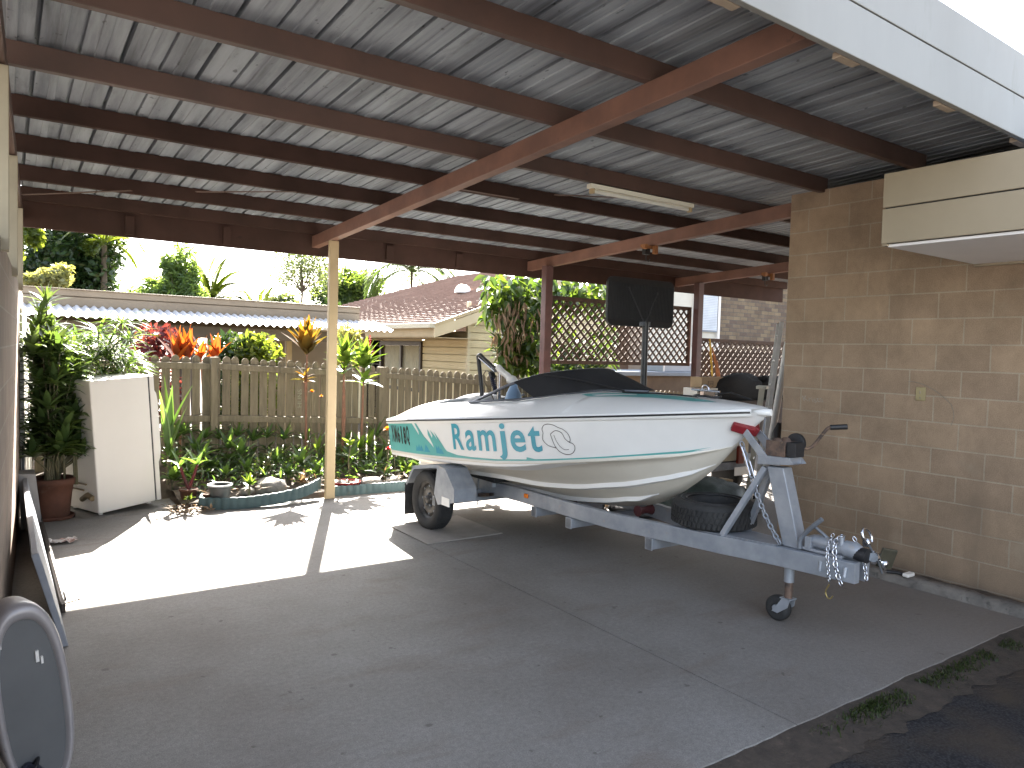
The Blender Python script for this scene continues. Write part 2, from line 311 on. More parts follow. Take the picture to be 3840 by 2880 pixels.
# ------------------------------------------------------------------ right-hand block house
def damp(nt, tc, sp, col):      # splash-back dirt near the floor and soft vertical stains
    mr = N(nt, 'ShaderNodeMapRange'); mr.inputs[1].default_value = .0; mr.inputs[2].default_value = .75; mr.inputs[3].default_value = 1; mr.inputs[4].default_value = 0; L(nt, sp.outputs[2], mr.inputs[0])
    n = N(nt, 'ShaderNodeTexNoise', Scale=1.3, Detail=6, Roughness=.65); L(nt, coords(nt, (1, 1.6, .6)), n.inputs[0])
    a = N(nt, 'ShaderNodeMath', operation='MULTIPLY'); L(nt, mr.outputs[0], a.inputs[0]); L(nt, n.outputs[0], a.inputs[1])
    c = mixc(nt, a.outputs[0], col, (.12, .088, .062))
    st = ramp(nt, n.outputs[0], [(.56, (0, 0, 0)), (.72, (.55, .55, .55))]).outputs[0]; c = mixc(nt, st, c, (.19, .14, .10))
    n2 = N(nt, 'ShaderNodeTexNoise', Scale=3.1, Detail=5); L(nt, coords(nt, loc=(4, 7, 1)), n2.inputs[0])
    return mixc(nt, ramp(nt, n2.outputs[0], [(.62, (0, 0, 0)), (.74, (.4, .4, .4))]).outputs[0], c, (.36, .29, .21))
hs = thing('block_house', 'brown concrete block house wall with a cream boxed eave on the right', 'house', (5.66, 3.945, 0))
wallm = brickmat('brown_block', .3655, .1908, .0665+3.945, -.0248, 1, (.41, .295, .20), (.34, .245, .17), (.43, .36, .27), .005, .85, .55, damp)
b = MB(); b.box((0, 0, -.1), (4.5, -11, 3.03)); b.build('wall', wallm, hs)
F = lambda x, y, z: (x-5.66, y-3.945, z)
b = MB(); b.box(F(4.45, 2.46, 2.545), F(4.475, -6, 2.752)); b.box(F(4.45, 2.46, 2.326), F(4.475, -6, 2.536)); b.box(F(4.475, 2.435, 2.33), F(5.66, 2.46, 2.75)); 
b.build('eave_fascia', MAT['eave'], hs, bevel=.003)
b = MB(); b.box(F(4.48, 2.43, 2.306), F(5.657, -6, 2.322)); b.build('soffit', MAT['soffit'], hs); b = MB(); b.box(F(4.466, 2.45, 2.5362), F(4.474, -6, 2.5445)); b.build('groove', MAT['black'], hs)
b = MB(); b.box(F(5.62, 2.43, 2.288), F(5.656, -6, 2.3055)); b.box(F(4.46, 2.425, 2.312), F(5.62, 2.455, 2.3255)); b.build('trim', MAT['eave'], hs)
b = MB(); b.box(F(4.48, 2.42, 2.70), F(10.3, -7.2, 2.748)); b.build('roof', MAT['galv_dark'], hs)
sw = thing('light_switch', 'cream switch plate on the brown block wall', 'switch', (5.66, 2.763, 1.37))
b = MB(); b.box((-.012, -.035, -.05), (-.0003, .035, .05)); b.build('plate', M('aged_cream_plastic', (.38, .31, .16), (.33, .27, .14), 9, .5), sw, bevel=.004)
b = MB(); b.box((-.02, -.006, .0), (-.012, .006, .022)); b.build('toggle', MAT['eave'], sw, bevel=.002)
b = MB(); b.lathe([(.004, 0), (.004, .003), (0, .003)], (-.0155, 0, -.03), 8, 'x'); b.build('screw', MAT['galv_dark'], sw)
# chalk name scrawled on the wall
def text_mesh(body, offset=0.0):
    cu = bpy.data.curves.new('t', 'FONT'); cu.body = body; cu.offset = offset; cu.resolution_u = 4
    ob = bpy.data.objects.new('t', cu); COL.objects.link(ob); bpy.context.view_layer.update()
    me = bpy.data.meshes.new_from_object(ob.evaluated_get(bpy.context.evaluated_depsgraph_get()))
    vs = [v.co.copy() for v in me.vertices]; fs = [list(p.vertices) for p in me.polygons]
    bpy.data.objects.remove(ob); bpy.data.curves.remove(cu); bpy.data.meshes.remove(me)
    x0 = min(v.x for v in vs); x1 = max(v.x for v in vs); y0 = min(v.y for v in vs); y1 = max(v.y for v in vs)
    return [((v.x-x0)/(x1-x0), (v.y-y0)/(y1-y0)) for v in vs], fs
MAT['chalk'] = M('chalk', (.36, .34, .30), (.27, .24, .20), 60, .95, contrast=(.45, .6))
uv, fs = text_mesh('Krista', -.012)
b = MB(); b.add([F(5.6585, 3.735-.185*u+.02*v, 1.247+.045*v+.004*math.sin(u*9)) for u, v in uv], fs); b.build('chalk_writing', MAT['chalk'], hs, fix=False)
b = MB()
b.tube([F(5.659, 2.86-.32*t, 1.46-.16*t*t) for t in [i/14 for i in range(15)]], .0022, 4); b.tube([F(5.659, 2.545-.02*math.sin(t*3), 1.30-.15*t) for t in [i/10 for i in range(11)]], .0022, 4)
b.build('chalk_arc', M('chalk_faint', (.27, .24, .20), (.21, .17, .13), 40, .95), hs)
# ------------------------------------------------------------------ left block wall
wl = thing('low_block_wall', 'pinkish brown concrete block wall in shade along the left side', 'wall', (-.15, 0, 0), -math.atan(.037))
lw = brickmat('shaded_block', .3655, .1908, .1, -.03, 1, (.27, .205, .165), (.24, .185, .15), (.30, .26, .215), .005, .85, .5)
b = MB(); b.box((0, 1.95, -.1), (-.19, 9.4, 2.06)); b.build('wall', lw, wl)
def wx(y): return -.115+.037*y
# ------------------------------------------------------------------ carport
cp = thing('carport', 'open timber carport with ribbed metal roof, maroon purlins and cream posts', 'carport', (2.85, 7.42, 0))
O = Vector((2.85, 7.42, 0))
def CB(): return MB()
def put(b, name, m, bevel=0, parent=None, label=None):
    b.v = [v-O for v in b.v]; o = b.build(name, m, parent or cp, bevel)
    if label: o['label'] = label
    return o
def zb(y): return 3.157-.042*y                       # underside of the purlins
def roofmat():
    m, nt, out = nt_new('weathered_zinc_underside'); bs = N(nt, 'ShaderNodeBsdfPrincipled', Roughness=.5, Metallic=.08); L(nt, bs.outputs[0], out.inputs[0])
    a = N(nt, 'ShaderNodeTexNoise', Scale=1, Detail=7, Roughness=.65); L(nt, coords(nt, (8, .5, 1)), a.inputs[0])
    c = ramp(nt, a.outputs[0], [(.30, (.11, .12, .135)), (.43, (.23, .25, .285)), (.58, (.35, .38, .42)), (.75, (.43, .465, .51))]).outputs[0]
    s2 = N(nt, 'ShaderNodeTexNoise', Scale=1, Detail=6, Roughness=.7); L(nt, coords(nt, (7, 1.6, 1), loc=(5, 2, 0)), s2.inputs[0])
    c = mixc(nt, ramp(nt, s2.outputs[0], [(.54, (0, 0, 0)), (.74, (.7, .7, .7))]).outputs[0], c, (.11, .115, .125))
    s3 = N(nt, 'ShaderNodeTexNoise', Scale=26, Detail=3, Roughness=.5); L(nt, coords(nt, (1, .45, 1)), s3.inputs[0])
    c = mixc(nt, ramp(nt, s3.outputs[0], [(.68, (0, 0, 0)), (.74, (.7, .7, .7))]).outputs[0], c, (.04, .045, .05))
    # mould that builds up on both sides of every purlin
    sp = N(nt, 'ShaderNodeSeparateXYZ'); L(nt, coords(nt, loc=(0, 7.42, 0)), sp.inputs[0])
    L(nt, c, bs.inputs['Base Color'])
    bp = N(nt, 'ShaderNodeBump', Strength=.15, Distance=.01); L(nt, s2.outputs[0], bp.inputs['Height']); L(nt, bp.outputs[0], bs.inputs['Normal'])
    return m
b = CB(); p = .19; x = -.62; prof = []; k = 0
while x < 11.4:
    wide = (k % 2 == 0)
    rw = .020 if wide else .014; rh = .045 if wide else .020
    prof += [(x, 0), (x+.004, rh), (x+rw, rh), (x+rw+.004, 0)]
    if not wide: prof += [(x+.075, 0), (x+.08, -.007), (x+.12, -.007), (x+.125, 0)]
    else: prof += [(x+.09, 0), (x+.094, -.006), (x+.13, -.006), (x+.134, 0)]
    x += p; k += 1
ysr = [1.83+(8.10-1.83)*j/12 for j in range(13)]
b.add([(x, y, zb(y)+.124+dz) for x, dz in prof for y in ysr], [(i*13+j, (i+1)*13+j, (i+1)*13+j+1, i*13+j+1) for i in range(len(prof)-1) for j in range(12)])
roof = put(b, 'roof_sheet', roofmat())
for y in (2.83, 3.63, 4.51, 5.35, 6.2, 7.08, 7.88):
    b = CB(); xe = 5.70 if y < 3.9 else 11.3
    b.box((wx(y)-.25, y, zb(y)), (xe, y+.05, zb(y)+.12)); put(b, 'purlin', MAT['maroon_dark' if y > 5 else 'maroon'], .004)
def beamz(y): return 2.72+.0465*(7.08-y)
for (x0, x1, ya, yb) in ((2.80, 2.885, 1.85, 7.93), (5.74, 5.825, 3.955, 7.96), (8.56, 8.645, 3.955, 7.96)):
    b = CB(); b.add([(x, y, beamz(y)+h) for y in (ya, yb) for x in (x0, x1) for h in (0, .122)], [(0, 1, 3, 2), (4, 5, 7, 6), (0, 1, 5, 4), (2, 3, 7, 6), (0, 2, 6, 4), (1, 3, 7, 5)])
    put(b, 'beam', M('beam_paint', (.225, .112, .080), (.165, .084, .062), 4, .5, bump=.1, spots=(12, .66, (.08, .05, .04))), .004)
b = CB(); b.add([(wx(y)-dx, y, beamz(y)+h-.02) for y in (1.9, 8.0) for dx in (.10, .015) for h in (0, .122)], [(0, 1, 3, 2), (4, 5, 7, 6), (0, 1, 5, 4), (2, 3, 7, 6), (0, 2, 6, 4), (1, 3, 7, 5)]); put(b, 'beam', MAT['maroon'], .004)
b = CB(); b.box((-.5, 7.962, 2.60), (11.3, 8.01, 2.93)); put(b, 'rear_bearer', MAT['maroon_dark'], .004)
for p in ((840, 1480), (1470, 1530)):
    q = at_y(T(1, *p), 7.945); b = CB(); b.box((q.x-.04, 7.925, 2.62), (q.x+.04, 7.96, 2.80)); put(b, 'blocking', MAT['maroon_dark'], .003)
for p in ((315, 1620), (765, 1650)):
    q = at_y(T(2, *p), 7.945); b = CB(); b.box((q.x-.05, 7.925, 2.63), (q.x+.05, 7.96, 2.80)); put(b, 'blocking', MAT['maroon_dark'], .003)
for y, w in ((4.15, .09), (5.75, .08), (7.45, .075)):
    b = CB(); x = wx(y)-.004; b.box((x-.09, y-.045, 2.0), (x, y+.045, beamz(y)-.022)); put(b, 'post', MAT['cream_shaded'], .004)
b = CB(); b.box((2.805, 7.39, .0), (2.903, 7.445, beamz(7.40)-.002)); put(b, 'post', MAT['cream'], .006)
for x in (5.69, 8.53):
    b = CB(); b.box((x-.055, 7.40, 0), (x+.055, 7.50, 2.70)); put(b, 'post', MAT['maroon_post'], .006)
def at_roof(p, dz=0): d = ray(p); t = (3.157+dz-HC)/(d.z+.042*d.y); return Vector((0, 0, HC))+d*t
for a, c in ((T(1, 140, 1262), T(1, 850, 1235)), (T(1, 1270, 1243), T(1, 1920, 1243)), (T(2, 780, 1228), T(2, 1150, 1290)), (T(2, 1380, 1262), T(2, 2000, 1290))):
    b = CB(); b.beam(at_roof(a, -.006), at_roof(c, -.006), .035, .004); put(b, 'brace_strap', MAT['maroon'])
def fz(x): return -.019*(x-3.5)
b = CB()
b.beam((-3, 1.80, 2.978+fz(-3)), (8, 1.80, 2.978+fz(8)), .03, .213); b.beam((-3, 1.80, 3.203+fz(-3)), (8, 1.80, 3.203+fz(8)), .03, .222)
put(b, 'fascia', MAT['fascia'], .003); b = CB(); b.beam((-3, 1.809, 3.0885+fz(-3)), (8, 1.809, 3.0885+fz(8)), .010, .0075); put(b, 'fascia_groove', MAT['black'])
for p in ((225, 62), (1010, 415), (1615, 700), (2075, 915)):
    q = at_z(T(3, *p), 2.885); b = CB(); b.box((q.x-.075, 1.82, 2.872+fz(q.x)), (q.x+.075, 1.862, 2.90+fz(q.x))); put(b, 'fascia_cleat', M('raw_timber', (.42, .33, .25), (.36, .28, .21), 9, .7), .003)
# fluorescent batten under the second purlin
lt = thing('fluorescent_light', 'long cream fluorescent batten fixed under a roof purlin', 'light', (3.85, 4.53, 2.955))
b = MB(); b.box((0, -.03, -.035), (1.2, .03, .0)); b.build('housing', M('cream_metal', (.80, .76, .64), (.76, .72, .6), 4, .4), lt, bevel=.004)
b = MB(); b.tube([(.05, 0, -.055), (1.15, 0, -.055)], .014, 10); b.build('tube', M('tube_glass', (.75, .74, .68), None, 3, .2), lt)
for x in (.02, 1.16): b = MB(); b.box((x, -.022, -.075), (x+.025, .022, -.036)); b.build('lamp_holder', MAT['cream'], lt, bevel=.003)
for nm, q, lab in (('hanging_bracket', Vector((5.70, 5.75, 0)), 'pine bracket and black hook hanging under the beam above the boat'), ('hanging_bracket', Vector((8.5, 6.3, 0)), 'pine bracket and black hook near the block wall end')):
    z0 = beamz(q.y); h = thing(nm, lab, 'bracket', (q.x, q.y, z0), 0, 'pine brackets under the carport beams')
    b = MB(); b.box((-.10, -.10, -.05), (-.055, -.055, .0)); b.box((.055, -.10, -.09), (.10, -.055, .0)); b.box((-.10, -.05, -.035), (.10, -.03, .0)); b.build('timber', MAT['orange_wood'], h, bevel=.003)
    b = MB(); b.box((-.04, -.05, -.10), (.03, .0, -.036)); b.tube([(0, -.02, -.10), (.0, -.02, -.15), (.04, -.02, -.17), (.06, -.02, -.14)], .006, 6); b.build('hook', MAT['black'], h)
# ------------------------------------------------------------------ fence
fn = thing('picket_fence', 'weathered timber picket fence with rounded tops behind the garden bed', 'fence', (2.0, 9.2, .1))
FO = Vector((2.0, 9.2, .1))
def fput(b, name, m, bevel=0): b.v = [v-FO for v in b.v]; return b.build(name, m, fn, bevel)
b = MB(); x = -1.6; rnd = random.Random(3)
while x < 11.6:
    w = .088+rnd.uniform(-.006, .006); zt = fence_top(x)+rnd.uniform(-.012, .012); z0 = fence_top(x)-1.38; tl = rnd.uniform(-.006, .006)
    poly = [(x, z0), (x+w, z0), (x+w+tl, zt-.035), (x+w*.80+tl, zt-.008), (x+w*.62+tl, zt), (x+w*.38+tl, zt), (x+w*.2+tl, zt-.008), (x+tl, zt-.035)]
    yy = 9.2+rnd.uniform(-.003, .003)
    b.prism(poly, lambda a, c, d: (a, yy+d, c), 0, .017); x += .111+rnd.uniform(-.004, .004)
fput(b, 'pickets', MAT['fence'])
for dz in (.115, .735):
    b = MB()
    for x0, x1 in ((-1.6, 2.03), (2.11, 4.17), (4.25, 6.4), (6.4, 9.0), (9.0, 11.4)):
        b.beam((x0, 9.165, fence_top(x0)-dz), (x1, 9.165, fence_top(x1)-dz), .068, .075)
    fput(b, 'rail', MAT['fence'], .004)
for x in (-.1, 2.07, 4.21, 6.4, 8.7):
    b = MB(); b.box((x-.04, 9.09, fence_top(x)-1.4), (x+.04, 9.197, fence_top(x)-.005)); fput(b, 'post', MAT['fence'], .005)
uv, fs = text_mesh('HUNS', -.015)
q0 = at_y(T(4, 1955, 980), 9.197); q1 = at_y(T(4, 1920, 865), 9.197)
b = MB(); b.add([(q0.x-.055*v, 9.1968, q0.z+(q1.z-q0.z)*u) for u, v in uv], fs); b.v = [v-FO for v in b.v]; b.build('chalk_writing', M('pale_chalk', (.34, .35, .27), (.27, .27, .2), 60, .95), fn, fix=False)
# ------------------------------------------------------------------ neighbour's carport
nc = thing('neighbour_carport', 'neighbour flat carport with corrugated roof edge and beige fascia beyond the fence', 'carport', (3, 12, 0)); NO = Vector((3, 12, 0))
def nput(b, name, m, bevel=0): b.v = [v-NO for v in b.v]; return b.build(name, m, nc, bevel)
MAT['beige'] = M('beige_board', (.25, .195, .135), (.22, .17, .115), 2, .6)
b = MB(); b.beam((-4, 12, 2.272), (5.1, 12, 2.237), .04, .085); b.beam((-4, 12.025, 2.17), (5.1, 12.025, 2.135), .01, .19); b.beam((-4, 12.005, 2.15), (5.1, 12.005, 2.115), .028, .135); b.beam((-4, 12.0, 2.322), (5.1, 12.0, 2.287), .09, .015); nput(b, 'fascia', MAT['beige'], .004)
b = MB(); per = .076*1.4; nx = int(9.3/per*8)
vs = []
for i in range(nx+1):
    x = -4+9.35*i/nx; h = .017*math.sin(2*PI*x/per)
    vs += [(x, 11.15, 1.905-.004*(x-.6)+h), (x, 11.98, 2.075-.004*(x-.6)+h)]
b.add(vs, [(i*2, i*2+2, i*2+3, i*2+1) for i in range(nx)], True); nput(b, 'corrugated_roof', M('white_zinc', (.62, .62, .62), (.55, .55, .56), 3, .45, .1))
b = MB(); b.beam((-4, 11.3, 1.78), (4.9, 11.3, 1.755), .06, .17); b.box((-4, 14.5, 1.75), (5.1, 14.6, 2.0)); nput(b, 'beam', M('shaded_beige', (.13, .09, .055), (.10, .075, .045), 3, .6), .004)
b = MB(); b.box((-4, 12.04, 2.06), (5.05, 15.5, 2.10)); nput(b, 'roof', MAT['galv_dark'])
for x, y in ((3.36, 11.3), (3.81, 11.8), (-1.0, 11.3)): b = MB(); b.box((x-.045, y-.04, -.1), (x+.045, y+.045, 1.75)); nput(b, 'post', MAT['cream'], .004)
b = MB(); b.box((3.75, 13.0, .0), (4.9, 13.06, 1.75)); nput(b, 'panel', MAT['beige'])
b = MB(); b.box((3.62, 12.4, .9), (3.80, 12.43, 1.45)); nput(b, 'window', M('pale_window', (.6, .55, .42), None, 3, .3))
# ------------------------------------------------------------------ tile-roofed house
th = thing('tiled_house', 'cream weatherboard house with a brown tiled gable roof beyond the picket fence', 'house', (7.85, 12.9, 0)); TO = Vector((7.85, 12.9, 0))
def tput(b, name, m, bevel=0, parent=None): b.v = [v-TO for v in b.v]; return b.build(name, m, parent or th, bevel)
GX, GZ, SL = 6.84, 2.10, .363
def tiles():
    m, nt, out = nt_new('brown_tiles'); bs = N(nt, 'ShaderNodeBsdfPrincipled', Roughness=.75); L(nt, bs.outputs[0], out.inputs[0])
    n = N(nt, 'ShaderNodeTexNoise', Scale=3, Detail=6); L(nt, coords(nt), n.inputs[0]); n2 = N(nt, 'ShaderNodeTexNoise', Scale=14, Detail=2); L(nt, coords(nt, (1, 2, 1)), n2.inputs[0])
    c = ramp(nt, n.outputs[0], [(.35, (.17, .105, .08)), (.65, (.22, .145, .115))]).outputs[0]
    c = mixc(nt, 1.0, c, ramp(nt, n2.outputs[0], [(.35, (.88,)*3), (.65, (1.08,)*3)]).outputs[0], 'MULTIPLY'); L(nt, c, bs.inputs['Base Color']); return m
b = MB(); step = .135; nr = 38; ny = 90
for r in range(nr):          # every course is a real lapped step; the left end is hipped
    x0 = GX-.05+r*step; x1 = x0+step*1.12; z0 = GZ+SL*(x0-GX)+.042; z1 = GZ+SL*(x1-GX)+.004
    yend = 25.5-1.02*(x0-GX)
    if yend < 13: break
    vs = []
    for j in range(ny+1):
        y = 12.45+(yend-12.45)*j/ny; wv = .004*abs(math.sin(PI*y/.30))
        vs += [(x0, y, z0-.042), (x0, y, z0+wv), (x1, y, z1+wv*.6)]
    b.add(vs, [(j*3+k, j*3+3+k, j*3+4+k, j*3+1+k) for j in range(ny) for k in (0, 1)])
b.add([(GX+5.1, 12.45, GZ+SL*5.1), (GX+5.1, 20.4, GZ+SL*5.1), (GX+5.1, 20.4, 0), (GX+5.1, 12.45, 0)], [(0, 1, 2, 3)])
rf = tput(b, 'roof', tiles())
b = MB(); b.lathe([(.001, .19), (.09, .18), (.16, .13), (.20, .05), (.21, -.02)], (0, 0, 0), 20); q = at_y(T(5, 790, 120), 15.5)
zq = GZ+SL*(q.x-GX)+.04; b.v = [v+Vector((q.x, 15.5, zq)) for v in b.v]; tput(b, 'roof_vent', MAT['white'], 0)
b = MB()
b.beam((GX-.02, 12.43, GZ-.02), (GX+5.1, 12.43, GZ+SL*5-.02), .03, .07, (0, -SL, 1)); b.beam((GX+.15, 12.46, GZ-.12), (GX+5, 12.46, GZ+SL*5-.17), .025, .19)
b.prism([(GX-.02, GZ-.27), (GX+.42, GZ-.13), (GX+.42, GZ+.10), (GX-.02, GZ-.02)], lambda a, c, d: (a, 12.455+d, c), -.012, .012)
tput(b, 'barge_board', M('cream_barge', (.62, .50, .32), (.57, .46, .29), 3, .55), .003)
b = MB(); b.box((GX-.13, 12.43, GZ-.085), (GX-.005, 25, GZ+.01)); tput(b, 'gutter', M('cream_gutter', (.58, .51, .38), (.52, .46, .34), 3, .4), .006)
b = MB(); b.box((GX+.0, 12.47, GZ-.25), (GX+.03, 25, GZ-.06)); b.box((GX+.03, 12.5, GZ-.27), (7.86, 25, GZ-.255)); tput(b, 'eave', MAT['cream'])
wbm = M('cream_weatherboard', (.70, .58, .35), (.66, .545, .32), 2.5, .55)
b = MB()
for k in range(26):           # separate boards with open shadow joints on the gable end and along the side
    z = -.5+.155*k; xa = max(7.85, GX+(z+.16-GZ+.06)/SL)
    if xa < 11.8: b.box((xa, 12.9, z), (11.9, 12.92, z+.139))
    if k < 16:
        for y0, y1 in ((12.93, 14.9), (17.0, 25)): b.box((7.85, y0, z), (7.87, y1, z+.139))
b.box((7.92, 12.97, -.5), (11.9, 12.99, 2.2)); b.box((7.92, 13.0, -.5), (7.94, 14.9, 2.0)); b.box((7.92, 17.0, -.5), (7.94, 25, 2.0))
b.add([(7.86, 14.9, -.5), (7.86, 17, -.5), (7.86, 17, .75), (7.86, 14.9, .75)], [(0, 1, 2, 3)]); b.add([(7.86, 14.9, 1.75), (7.86, 17, 1.75), (7.86, 17, 2.1), (7.86, 14.9, 2.1)], [(0, 1, 2, 3)])
tput(b, 'wall', wbm)
b = MB(); b.box((7.83, 12.87, -.5), (7.90, 12.94, 2.6)); tput(b, 'corner_trim', M('cream_trim', (.74, .62, .40), None, 3, .5), .004)
wn = b = MB(); b.box((7.80, 14.85, 1.68), (7.88, 17.05, 1.78)); b.box((7.80, 14.85, .70), (7.88, 14.93, 1.68)); b.box((7.80, 16.97, .7), (7.88, 17.05, 1.68)); b.box((7.82, 15.88, .7), (7.87, 15.96, 1.68)); b.box((7.8, 14.8, .62), (7.9, 17.1, .70))
w = tput(b, 'window', M('dark_window_frame', (.045, .03, .025), None, 3, .4), .003)
b = MB(); vs = []
for i in range(121): y = 14.93+2.04*i/120; vs += [(7.93+.025*math.sin(i*1.1)+.01*math.sin(i*.37), y, .7), (7.93+.025*math.sin(i*1.1), y, 1.68)]
b.add(vs, [(i*2, i*2+2, i*2+3, i*2+1) for i in range(120)], True); tput(b, 'curtain', M('cream_curtain', (.55, .51, .38), (.5, .46, .34), 5, .9), 0, w)
b = MB(); b.box((7.85, 17.1, -.5), (7.9, 18.2, 1.8)); tput(b, 'door', M('dark_brown_door', (.07, .04, .03), None, 3, .5))
# ------------------------------------------------------------------ brick building, ledge, lattice
bb = thing('brick_building', 'dark brown brick building with a white blind window behind the second lattice', 'building', (15.7, 13, 0))
bm_ = brickmat('brown_brick', .30, .105, 0, 0, 0, (.13, .095, .075), (.24, .18, .115), (.12, .105, .09), .008, .85, .5)
b = MB(); b.box((.03, .0, -1.2), (9, 6, 4.2)); b.build('wall', bm_, bb)
b = MB(); b.box((-2.6, .05, -1.2), (.03, 6, 4.2)); b.build('render_panel', M('cream_render', (.58, .55, .47), (.53, .5, .43), 2, .7), bb)
b = MB(); b.box((-.06, -.03, -1), (.03, .05, 4)); b.box((-.98, -.03, 1.9), (-.9, .05, 4)); b.build('corner_trim', MAT['white'], bb)
b = MB(); b.box((-.72, -.02, 2.27), (-.08, .05, 3.6)); fr = b.build('window', M('blue_grey_frame', (.25, .3, .36), None, 3, .4), bb, bevel=.004)
b = MB()
for k in range(30): b.box((-.68, -.05, 2.31+.043*k), (-.12, -.025, 2.31+.043*k+.036))
b.build('blind', M('white_blind', (.62, .66, .72), None, 3, .5), fr)
b = MB(); b.box((-3, -.3, 4.2), (9.5, 6.3, 4.35)); b.build('roof', MAT['galv_dark'], bb)
lg = thing('retaining_ledge', 'raised concrete ledge with grey top behind the first lattice', 'ledge', (11, 9.9, .7))
b = MB(); b.box((-1.9, -.1, .52), (1.9, 1.4, .60)); b.build('top', M('blue_grey_paint', (.24, .28, .33), (.2, .24, .28), 3, .6), lg, bevel=.01)
b = MB(); b.box((-1.85, -.04, -.9), (1.85, 1.3, .52)); b.build('face', M('brown_face', (.17, .12, .075), (.13, .09, .06), 3, .8), lg)
cr = thing('storage_box', 'white framed storage box standing on the grey ledge behind the lattice', 'box', (10.9, 9.95, 1.302))
b = MB(); b.box((-.42, 0, 0), (.42, .5, .16)); b.build('body', M('grey_bin', (.4, .42, .45), None, 3, .5), cr, bevel=.01)
b = MB(); b.box((-.45, -.02, .16), (.45, .52, .19)); b.box((-.45, -.02, 0), (-.41, .0, .16)); b.box((.41, -.02, 0), (.45, .0, .16)); b.build('lid', MAT['white'], cr, bevel=.006)
MAT['lattice'] = M('lattice_timber', (.085, .043, .026), (.055, .029, .019), 7, .7, spots=(9, .62, (.11, .066, .04)))
def lattice(name, label, x0, x1, z0, z1, y, p):
    t = thing(name, label, 'lattice', (x0, y, z0), 0, 'brown lattice screens'); w, h = x1-x0, z1-z0; hw = .014
    for sgn, d in ((1, 0.0), (-1, .008)):
        b = MB(); c = -h
        while c < w:
            a0 = max(0, c); a1 = min(w, c+h)
            if a1-a0 > .04:
                pa, pb = ((a0, a0-c), (a1, a1-c)) if sgn > 0 else ((a0, h-(a0-c)), (a1, h-(a1-c)))
                b.beam((pa[0], d, pa[1]), (pb[0], d, pb[1]), .0075, hw*2, (0, 1, 0)) if False else b.beam((pa[0], d, pa[1]), (pb[0], d, pb[1]), hw*2, .0075, (0, -1, 0))
            c += p
        b.build('slats', MAT['lattice'], t)
    b = MB(); b.box((-.02, -.02, -.03), (w+.02, .03, .02)); b.box((-.02, -.02, h-.02), (w+.02, .03, h+.03)); b.box((-.02, -.02, .02), (.025, .03, h-.02)); b.box((w-.025, -.02, .02), (w+.02, .03, h-.02)); b.build('frame', MAT['lattice'], t, bevel=.003)
lattice('lattice_screen', 'taller brown diamond lattice screen between the two maroon posts', 5.77, 8.46, 1.49, 2.31, 7.55, .124)
lattice('lattice_screen', 'lower brown diamond lattice screen between second maroon post and block wall', 8.61, 11.3, 1.12, 1.86, 7.55, .124)
# ------------------------------------------------------------------ foliage
def blade(b, p, d, Ln, W, droop=.5, n=4, prof='lance', fold=.18, roll=0.0):
    p = Vector(p); d = Vector(d).normalized(); vs = []
    s = d.cross(Vector((0, 0, 1)))
    if s.length < .05: s = Vector((math.cos(roll*7), math.sin(roll*7), 0))
    s.normalize(); s.rotate(Matrix.Rotation(roll, 3, d)) if roll else None
    for i in range(n+1):
        t = i/n
        w = W*(math.sin(PI*min(1, .06+.94*t)**.8) if prof == 'lance' else (min(1, t*6+.25)*(1-t**3) if prof == 'strap' else math.sin(PI*min(1, .05+.95*t)**.62)*(.25 if t == 0 else 1)))
        if i == n: w = W*.03
        up = s.cross(d)
        vs += [p-s*w+up*(fold*w), p.copy(), p+s*w+up*(fold*w)]
        p = p+d*(Ln/n); d = (d+Vector((0, 0, -droop/n))).normalized()
    b.add(vs, [(i*3+k, i*3+1+k, i*3+4+k, i*3+3+k) for i in range(n) for k in (0, 1)], True)
def rosette(b, c, n, Ln, W, tilt=(.3, 1.2), droop=.7, prof='lance', rng=None, seg=4, fold=.2):
    rng = rng or random
    for i in range(n):
        a = i*2.399+rng.uniform(-.3, .3); e = tilt[0]+(tilt[1]-tilt[0])*((i+.5)/n)+rng.uniform(-.12, .12)
        d = (math.cos(a)*math.sin(e), math.sin(a)*math.sin(e), math.cos(e)); k = rng.uniform(.75, 1.1)
        blade(b, c, d, Ln*k, W*k, droop*rng.uniform(.6, 1.3), seg, prof, fold, rng.uniform(-.3, .3))
def leafcloud(b, c, r, n, size, rng, shape=2.1, dirbias=None):
    c = Vector(c)
    for i in range(n):
        v = Vector((rng.gauss(0, 1), rng.gauss(0, 1), rng.gauss(0, 1))).normalized(); k = rng.random()**.45
        p = c+Vector((v.x*r[0]*k, v.y*r[1]*k, v.z*r[2]*k)); d = Vector((rng.gauss(0, 1), rng.gauss(0, 1), rng.gauss(0, .7)))+v*.5
        if d.length < .01: continue
        d.normalize(); s = d.cross(Vector((rng.gauss(0, 1), rng.gauss(0, 1), rng.gauss(0, 1)))); s = s.normalized() if s.length > .01 else Vector((1, 0, 0))
        l = size*rng.uniform(.6, 1.3); w = l/shape
        b.add([p-d*l*.5, p+s*w*.5, p+d*l*.5, p-s*w*.5], [(0, 1, 2, 3)])
